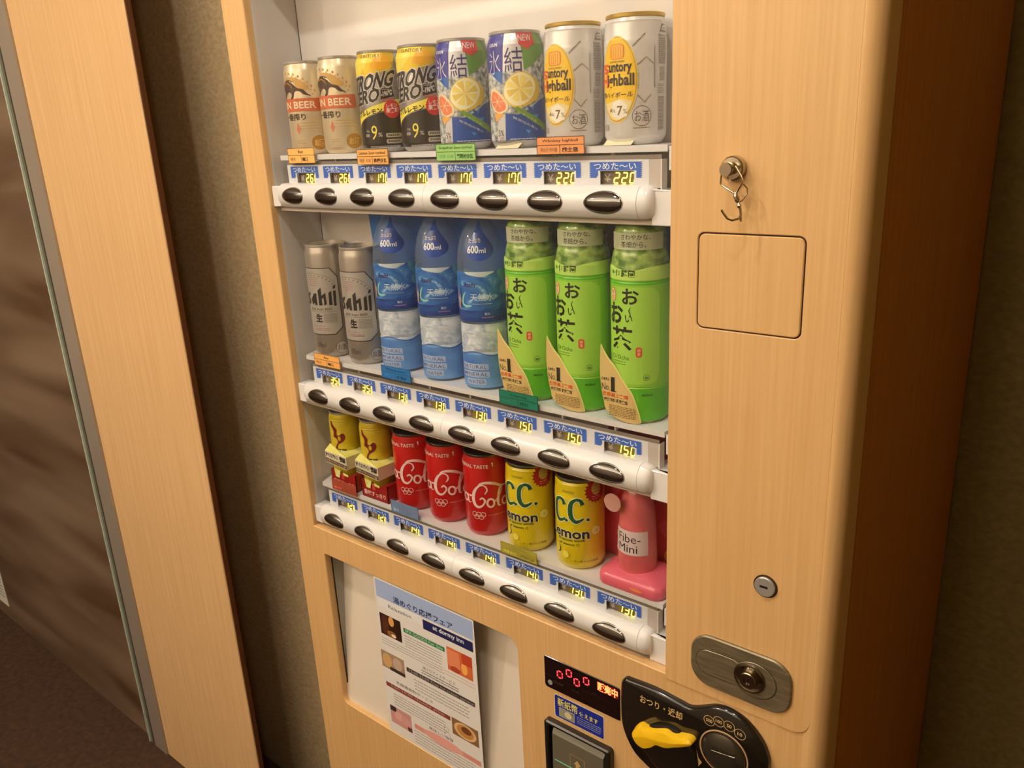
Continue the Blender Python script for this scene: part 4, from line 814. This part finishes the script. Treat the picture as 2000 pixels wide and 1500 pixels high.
def energy(x, label):
    t = empty('small_yellow_can', (x, .0498, H + ZS[2]), label=label, cat='can', group='small yellow cans in red boxes')
    pr = [(0, .004), (.020, .004), (.0225, .001), (.0250, .006), (.0252, .009), (.0252, .1110), (.0246, .1125), (.0250, .1140), (.0244, .1155), (.0248, .1170), (.0225, .1240)]
    part('can_body', MB().lathe(pr, YCAN, 48), t, local=True)
    part('can_lid', MB().lathe([(.0225, .1240), (.0235, .125), (.0235, .1275), (.0222, .1275), (.0216, .123), (0, .123)], SILVER, 48), t, local=True)
    mb = MB(); a.into(mb, wrap([(.0252, 0), (.0252, .11), (.0246, .1125), (.0225, .124)]), .003); part('printed_label', mb, t, local=True, smooth=False)
    # red tray with a dipped front edge
    tr = MB(); yf, yb = -.0282, .0365; x0, x1 = -.0135, .0475
    for (yy, th) in ((yf, .0012), (yb, -.0012)):
        out = [(x0, .0002), (x1, .0002), (x1, .030), (x1 - .010, .0285), (x1 - .022, .0225), (x0 + .022, .0225), (x0 + .008, .0285), (x0, .029)]
        tr.plate(out, [], yy, yy + th, RB)
    tr.box(x1 - .0012, x1, yf, yb, .0002, .030, RB).box(x0, x0 + .0012, yf, yb, .0002, .029, RB).box(x0, x1, yf, yb, .0002, .0012, RB)
    tr.add([(x1 - .022, yf, .0225), (x1, yf, .030), (x1, yb, .030), (x1 - .02, .0, .0225)], [(0, 1, 2, 3)], RB2)
    o = part('red_tray', tr, t, local=True, smooth=False)
    b_ = Art(); b_.text('香味すっきり', -8.5, 5.5, 42, 13.5, M((228, 190, 176), .5), 1, bold=.03); b_.rect(12, 16, 20, 27.5, M((196, 50, 36), .5), 1, 1); b_.lines(13, 18, 19, 25, 3, 1, M((226, 120, 90), .5), 2, 2)
    mb = MB(); b_.into(mb, flat(yf)); part('tray_lettering', mb, o, local=True, smooth=False)
    # folded banner
    bn = MB(); X0, X1, F, B = -.0175, .0350, -.0330, .0100
    bn.add([(X0, F, .0620), (X1, F, .0600), (X1, F, .0380), (X0, F, .0420), (X1 + .006, B, .0610), (X1 + .004, B, .0400), (X0 + .002, B - .012, .070)], [(0, 1, 2, 3), (1, 4, 5, 2)], M((228, 220, 190), .5))
    bn.add([(X0, F, .0620), (X1, F, .0600), (X1 + .006, B, .0610), (X1 - .012, B - .004, .0640), (X0 + .010, B - .030, .0680), (X0 + .004, B - .034, .072)], [(0, 1, 2, 3, 4, 5)], PAPY)
    q = part('folded_banner', bn, t, local=True, smooth=False, label='cream and yellow folded paper banner')
    b_ = Art(); b_.text('すぐに効く!', -16, 53, 15, 59.8, KT, 1, bold=.05, slope=-1.6); b_.text('濃厚', 18, 50, 33, 58.5, KT, 1, bold=.05, slope=-.5)
    b_.poly([(-17, 50.4), (34.8, 45.8), (34.8, 39.4), (-17, 43.4)], M((96, 72, 52), .5), 1); b_.text('元気バランス食品', -15, 45.4, 32, 48.8, M((216, 200, 170), .5), 2, bold=.02, slope=-4.4)
    mb = MB(); b_.into(mb, flat(F)); part('banner_lettering', mb, q, local=True, smooth=False)
    part('tray_tab', MB().add([(-.0045, -.0290, .033), (.0120, -.0290, .031), (.0080, -.0292, .0175), (-.0015, -.0292, .0180)], [(0, 1, 2, 3)], PAPY).add([(.0170, -.0288, .029), (.0300, -.0288, .027), (.0300, -.0290, .0235), (.0190, -.0290, .0240)], [(0, 1, 2, 3)], PAPY), t, local=True, smooth=False)
    return t
energy(-.0045, 'small yellow can with a red flame, its red tray nearest the left wall')
energy(.0705, 'small yellow can with a red flame, its red tray beside the red cola cans')
# --- red cola cans
a = Art(); RC = M((196, 20, 20), .28, coat=.5); CW = M((240, 214, 206), .45)
a.stroke([(20, 67), (23.5, 72), (22, 78), (16, 80.5), (9, 76), (4, 67), (2.8, 57), (6, 49), (12, 47), (17.5, 51), (20, 57), (16, 61), (12.5, 58)], [1.4, 2.4, 2, 2, 3.4, 5, 5.2, 4.4, 3.2, 2.4, 2.6, 2.6, 1.4], CW, 1)
a.stroke([(9, 75), (14, 82), (23, 84), (34, 82), (44, 77), (52, 76), (60, 79)], [1, 2.4, 3.8, 4.2, 3.2, 1.8, .8], CW, 1)
a.ring(28, 53, 6.4, 2.9, CW, 1, 7.6, 24); a.stroke([(31, 58), (34, 56), (37, 54)], 1, CW, 2)
a.stroke([(34, 55), (41, 62), (45.5, 70), (46, 75), (43, 74), (40.5, 66), (39, 56), (39.5, 48), (43, 47)], [1.2, 1.6, 1.6, 2, 3.4, 4, 3.8, 2.8, 1.2], CW, 1)
a.ring(50.5, 52, 6, 2.8, CW, 1, 7, 24); a.stroke([(55.5, 58), (55.5, 50), (57, 46), (61, 48)], [3.2, 3.2, 2.2, 1], CW, 2)
a.rect(-4.5, 61.5, .2, 64, CW, 1, 1); a.ring(-12, 58, 6, 2.8, CW, 1, 7, 24); a.stroke([(-7, 64), (-6.6, 56), (-5, 52), (-1, 53)], [3.2, 3.2, 2.2, 1], CW, 2); a.stroke([(-20, 64), (-23, 60), (-22, 53), (-18, 51)], [1.4, 2.4, 2.2, .8], CW, 1)
a.text('ORIGINAL TASTE', -30, 105.4, 27, 110.4, CW, 1, bold=.02); a.text('!', 32.4, 107.5, 34.2, 113, CW, 1, bold=.02)
for cx, cy in ((-.5, 35.5), (6, 35.5), (12.5, 35.5), (2.8, 31.6), (9.4, 31.6)): a.ring(cx + 4, cy, 3.9, .7, CW, 2, n=20)
a.text('WORLDWIDE PARTNER', 24, 33.2, 50, 35.4, M((232, 150, 140), .5), 1); a.lines(26, 12, 50, 15, 2, .6, M((226, 90, 80), .5), 1, 61)
XCo = [.1515, .2230, .2970]
c3 = can('cola_can', (XCo[0], YC, ZS[2]), .1240, .032, .0290, RC, M((120, 118, 108), .3, .9), a, label='red cola can with white script, beside the red tray', cat='can', group='red cola cans')
dup(c3, (XCo[1], YC, H + ZS[2]), label='middle one of the three red cola cans with white script', cat='can', group='red cola cans')
dup(c3, (XCo[2], YC, H + ZS[2]), label='red cola can with white script, beside the yellow lemon cans', cat='can', group='red cola cans')
# --- yellow lemon soda cans
a = Art(); YC2 = M((234, 212, 22), .28, coat=.4); DGN = M((30, 92, 50), .45); PY = M((240, 236, 190), .45); NVT = M((40, 46, 44), .5)
def bigC(o, y, s=1.0, L=4):
    for c_, ex, l in ((PY, 2.2, L - 1), (DGN, 0, L)):
        a.stroke([(o + 9 * s, y + 9 * s), (o + 6.5 * s, y + 14.6 * s), (o + 1 * s, y + 16 * s), (o - 5 * s, y + 11 * s), (o - 7 * s, y + 1 * s), (o - 5.6 * s, y - 9 * s), (o - .5 * s, y - 14.6 * s), (o + 5.6 * s, y - 13 * s), (o + 10 * s, y - 10 * s)], [(w_ + ex) for w_ in (5.6, 4.6, 3.8, 5.4, 6.4, 6.2, 5, 3.6, 2.6)], c_, l)
bigC(-10, 84); bigC(14, 85.5)
for x, y in ((1.5, 71.5), (29.5, 73.6)): a.ell(x, y, 3.4, 3.2, PY, 3); a.ell(x, y, 2.3, 2.2, DGN, 5)
a.text('Lemon', -28, 47, 30.5, 60.5, NVT, 4, bold=.028, outline=PY, ow=.035)
a.text('SUNTORY', -4, 109, 13, 112, M((110, 120, 40), .5), 2); a.ell(41.5, 55.8, 7.4, 6.8, M((198, 176, 60), .45), 2); a.ell(40.9, 56.2, 6.7, 6.2, M((240, 236, 130), .45), 3); a.text('®', 40, 54.5, 43, 57.5, M((170, 160, 60), .5), 4)
a.text('70 lemons worth', -14, 41.2, 25, 44.8, M((60, 100, 40), .5), 2, bold=.02, slope=1.5); a.text('of vitamin C', -12, 35.4, 18, 38.6, M((60, 100, 40), .5), 2, bold=.02, slope=1)
a.ell(-14, 27.5, 4.6, 6, M((70, 80, 30), .5), 2); a.ell(-15.6, 28.2, 4.6, 6, YC2, 3); a.ell(0, 21.5, 4.6, 5, M((180, 160, 40), .5), 2); a.ell(-1.3, 22, 4.6, 5, M((242, 230, 90), .45), 3)
a.text('レモン果汁入り炭酸', 6, 12.6, 43, 15.8, M((90, 100, 40), .5), 2)
pts = []
for k in range(40): t = 2 * math.pi * k / 40; rr = 17.5 if k % 2 else 14.6; pts.append((43 + rr * math.cos(t), 111 + rr * math.sin(t) * .95))
a.poly(pts, M((178, 30, 26), .45), 3); a.ell(43, 114, 7.6, 8.6, M((196, 176, 90), .45), 4); a.lines(36, 100, 50, 103, 2, 1.2, M((226, 130, 110), .5), 4, 71)
l6 = can('lemon_soda_can', (.3755, YC, ZS[2]), .1268, .0323, .0290, YC2, M((150, 148, 130), .3, .9), a, 'ribbed', label='yellow lemon soda can with green letters, beside the red cola cans', cat='can', group='yellow lemon soda cans')
dup(l6, (.4585, YC, H + ZS[2]), label='yellow lemon soda can with green letters, beside the pink bottle', cat='can', group='yellow lemon soda cans')
# --- pink fibre drink on its pink stand
pk = empty('pink_drink_bottle', (.5455, .052, H + ZS[2]), label='pink tapering drink bottle with a white name label on a glossy pink stand', cat='bottle')
PKG = noise_mat('pink_liquid', (212, 98, 100), (228, 116, 120), (1, 1, 1), 22, 3, .2, coat=.6); PKS = M((232, 106, 126), .25, coat=.5)
FP = [(0, .018), (.0205, .018), (.0240, .020), (.0248, .024), (.0244, .046), (.0232, .078), (.0212, .104), (.0184, .117), (.0140, .127), (.0115, .131), (.0115, .140), (.0130, .1405), (.0130, .152), (0, .152)]
part('bottle_body', MB().lathe(FP, PKG, 48), pk, local=True)
a = Art(); a.poly([(-26, 78), (27, 78), (27, 46), (-26, 46)], M((222, 204, 200), .45), 1)
a.text('Fibe-', -15, 62.5, 17, 73.5, KT, 2); a.text('-', -19.5, 54, -16.5, 55.3, KT, 2); a.text('Mini', -14, 49.5, 13, 60, KT, 2)
mb = MB(); a.into(mb, wrap([p for p in FP if p[0] > .0145]), .002, [.046, .078]); part('name_label', mb, pk, local=True, smooth=False)
base = rrect(-.0400, -.0350, .0515, .0330, .013, 6); st = MB(); n = len(base)
vs = []
for sc, z in ((.97, .0005), (1, .003), (1, .011), (.97, .0150), (.90, .0175), (.62, .0215), (.40, .0225)): vs += [(x * sc, y * sc, z) for x, y in base]
st.add(vs, [(k * n + i, k * n + (i + 1) % n, (k + 1) * n + (i + 1) % n, (k + 1) * n + i) for k in range(6) for i in range(n)] + [tuple(range(6 * n, 7 * n)), tuple(range(n))], PKS)
so = part('pink_stand', st, pk, local=True, angle=60, label='glossy pink plastic stand')
part('fruit_print', Art().ell(18, -20, 9, 3.4, M((240, 150, 84), .3), 1).into(MB(), lambda u, v, e: (u, -.03555 - e, .008 + v * .0 + (v + .020) * .6)), so, local=True, smooth=False)
part('round_badge', MB().lathe([(0, -.0006), (.0118, -.0004), (.0118, .0004)], M((214, 160, 150), .5), 32, (-.0185, -.0275, .1125), 'y'), pk, local=True, label='pale pink round badge')

# ------------------------------------------------------------------ language cards clipped in front of the shelves
def menu_card(x0, z0, x1, z1, c, top, kl, kr, label, ink=(60, 44, 34), kind=1, tr=1.0):
    mt = M(c, .5) if tr == 1 else clear_mat('tinted_film', c, tr=.45, body=c)
    mb = MB().box(x0, x1, .0140, .0146, z0, z1, mt); a_ = Art(1); I = M(ink, .6); h_ = z1 - z0; w_ = x1 - x0; m_ = z0 + h_ * .52
    t_ = .0005
    for p in ((x0, z0, x1, z0 + t_), (x0, z1 - t_, x1, z1), (x0, z0, x0 + t_, z1), (x1 - t_, z0, x1, z1), (x0, m_, x1, m_ + t_), (x0 + w_ * .49, z0, x0 + w_ * .49 + t_, m_)): a_.rect(*p, I, 1)
    tw = min(w_ * .84, len(top) * .0030); cx = (x0 + x1) / 2
    a_.text(top, cx - tw / 2, m_ + h_ * .14, cx + tw / 2, z1 - h_ * .14, I, 1)
    a_.text(kl, x0 + w_ * .08, z0 + h_ * .13, x0 + w_ * (.08 + min(.36, .1 * len(kl))), m_ - h_ * .13, M(tuple(min(255, int(v * 1.6 + 30)) for v in ink), .6), 1)
    r0 = x0 + w_ * .54; a_.text(kr, r0, z0 + h_ * .13, r0 + w_ * min(.40, .11 * len(kr)), m_ - h_ * .13, I, 1, bold=.02)
    a_.into(mb, flat(.0140)); single('menu_card', mb, (cx, .0143, H + z0), smooth=False, label=label, cat='card', group='language cards on the shelf fronts')
OC = (236, 172, 92)
menu_card(-.0163, .0450, .0449, .0663, (242, 184, 100), 'Beer', '맥주', '啤酒', 'small orange card on the top shelf edge below the cream beer cans')
menu_card(.1356, .0418, .1968, .0616, OC, 'Lemon Sour cocktail', '레몬 사와', '檸檬沙瓦', 'orange card on the top shelf edge below the black and yellow cans')
menu_card(.2838, .0448, .3482, .0646, (150, 196, 112), 'Grapefruit Sour cocktail', '자몽 사와', '葡萄柚沙瓦', 'light green card on the top shelf edge below the blue cans', (40, 90, 40))
menu_card(.4400, .0495, .5035, .0682, (226, 150, 92), 'Whiskey highball', '위스키 하이볼', '威士忌', 'deep orange card on the top shelf edge below a silver whisky can')
menu_card(-.0150, -.2605, .0467, -.2412, OC, 'Beer', '맥주', '啤酒', 'small orange card on the middle shelf edge below the tall silver cans')
menu_card(.1414, -.2570, .2014, -.2380, (40, 112, 176), 'Mineral water', '생수', '矿泉水', 'blue card on the middle shelf edge below the water bottles', (24, 70, 120))
menu_card(.3646, -.2568, .4268, -.2378, (28, 116, 92), 'Green tea', '녹차', '绿茶', 'dark green card on the middle shelf edge below the tea bottles', (14, 74, 56))
menu_card(-.0095, -.4730, .0507, -.4545, (206, 104, 76), 'Energy drink', '에너지', '能量饮料', 'reddish film card on the tray front at the left of the bottom shelf', (150, 60, 44), tr=.5)
menu_card(.1322, -.4748, .1914, -.4552, (146, 170, 204), 'Cola', '콜라', '可乐', 'pale blue film card on the bottom shelf edge below the cola cans', (96, 120, 160), tr=.5)
menu_card(.3520, -.4760, .4142, -.4590, (206, 196, 84), 'Lemon soda', '레몬소다', '柠檬汽水', 'yellow film card on the bottom shelf edge below the lemon soda cans', (130, 124, 40), tr=.5)
for x, lab in ((.3950, 'folded cream paper slip under the blue citrus can nearest the whisky cans'), (.5440, 'folded cream paper slip under the whisky can at the right end')):
    single('paper_slip', MB().add([(x - .020, .0186, H * 0 + .0570), (x + .014, .0186, .0570), (x + .012, .0300, .0625), (x - .022, .0300, .0625), (x + .012, .0300, .0572), (x - .022, .0300, .0572)], [(0, 1, 2, 3), (3, 2, 4, 5)], M((232, 224, 186), .6)), (x, .022, H + .057), smooth=False, label=lab, cat='paper', group='paper slips under cans')
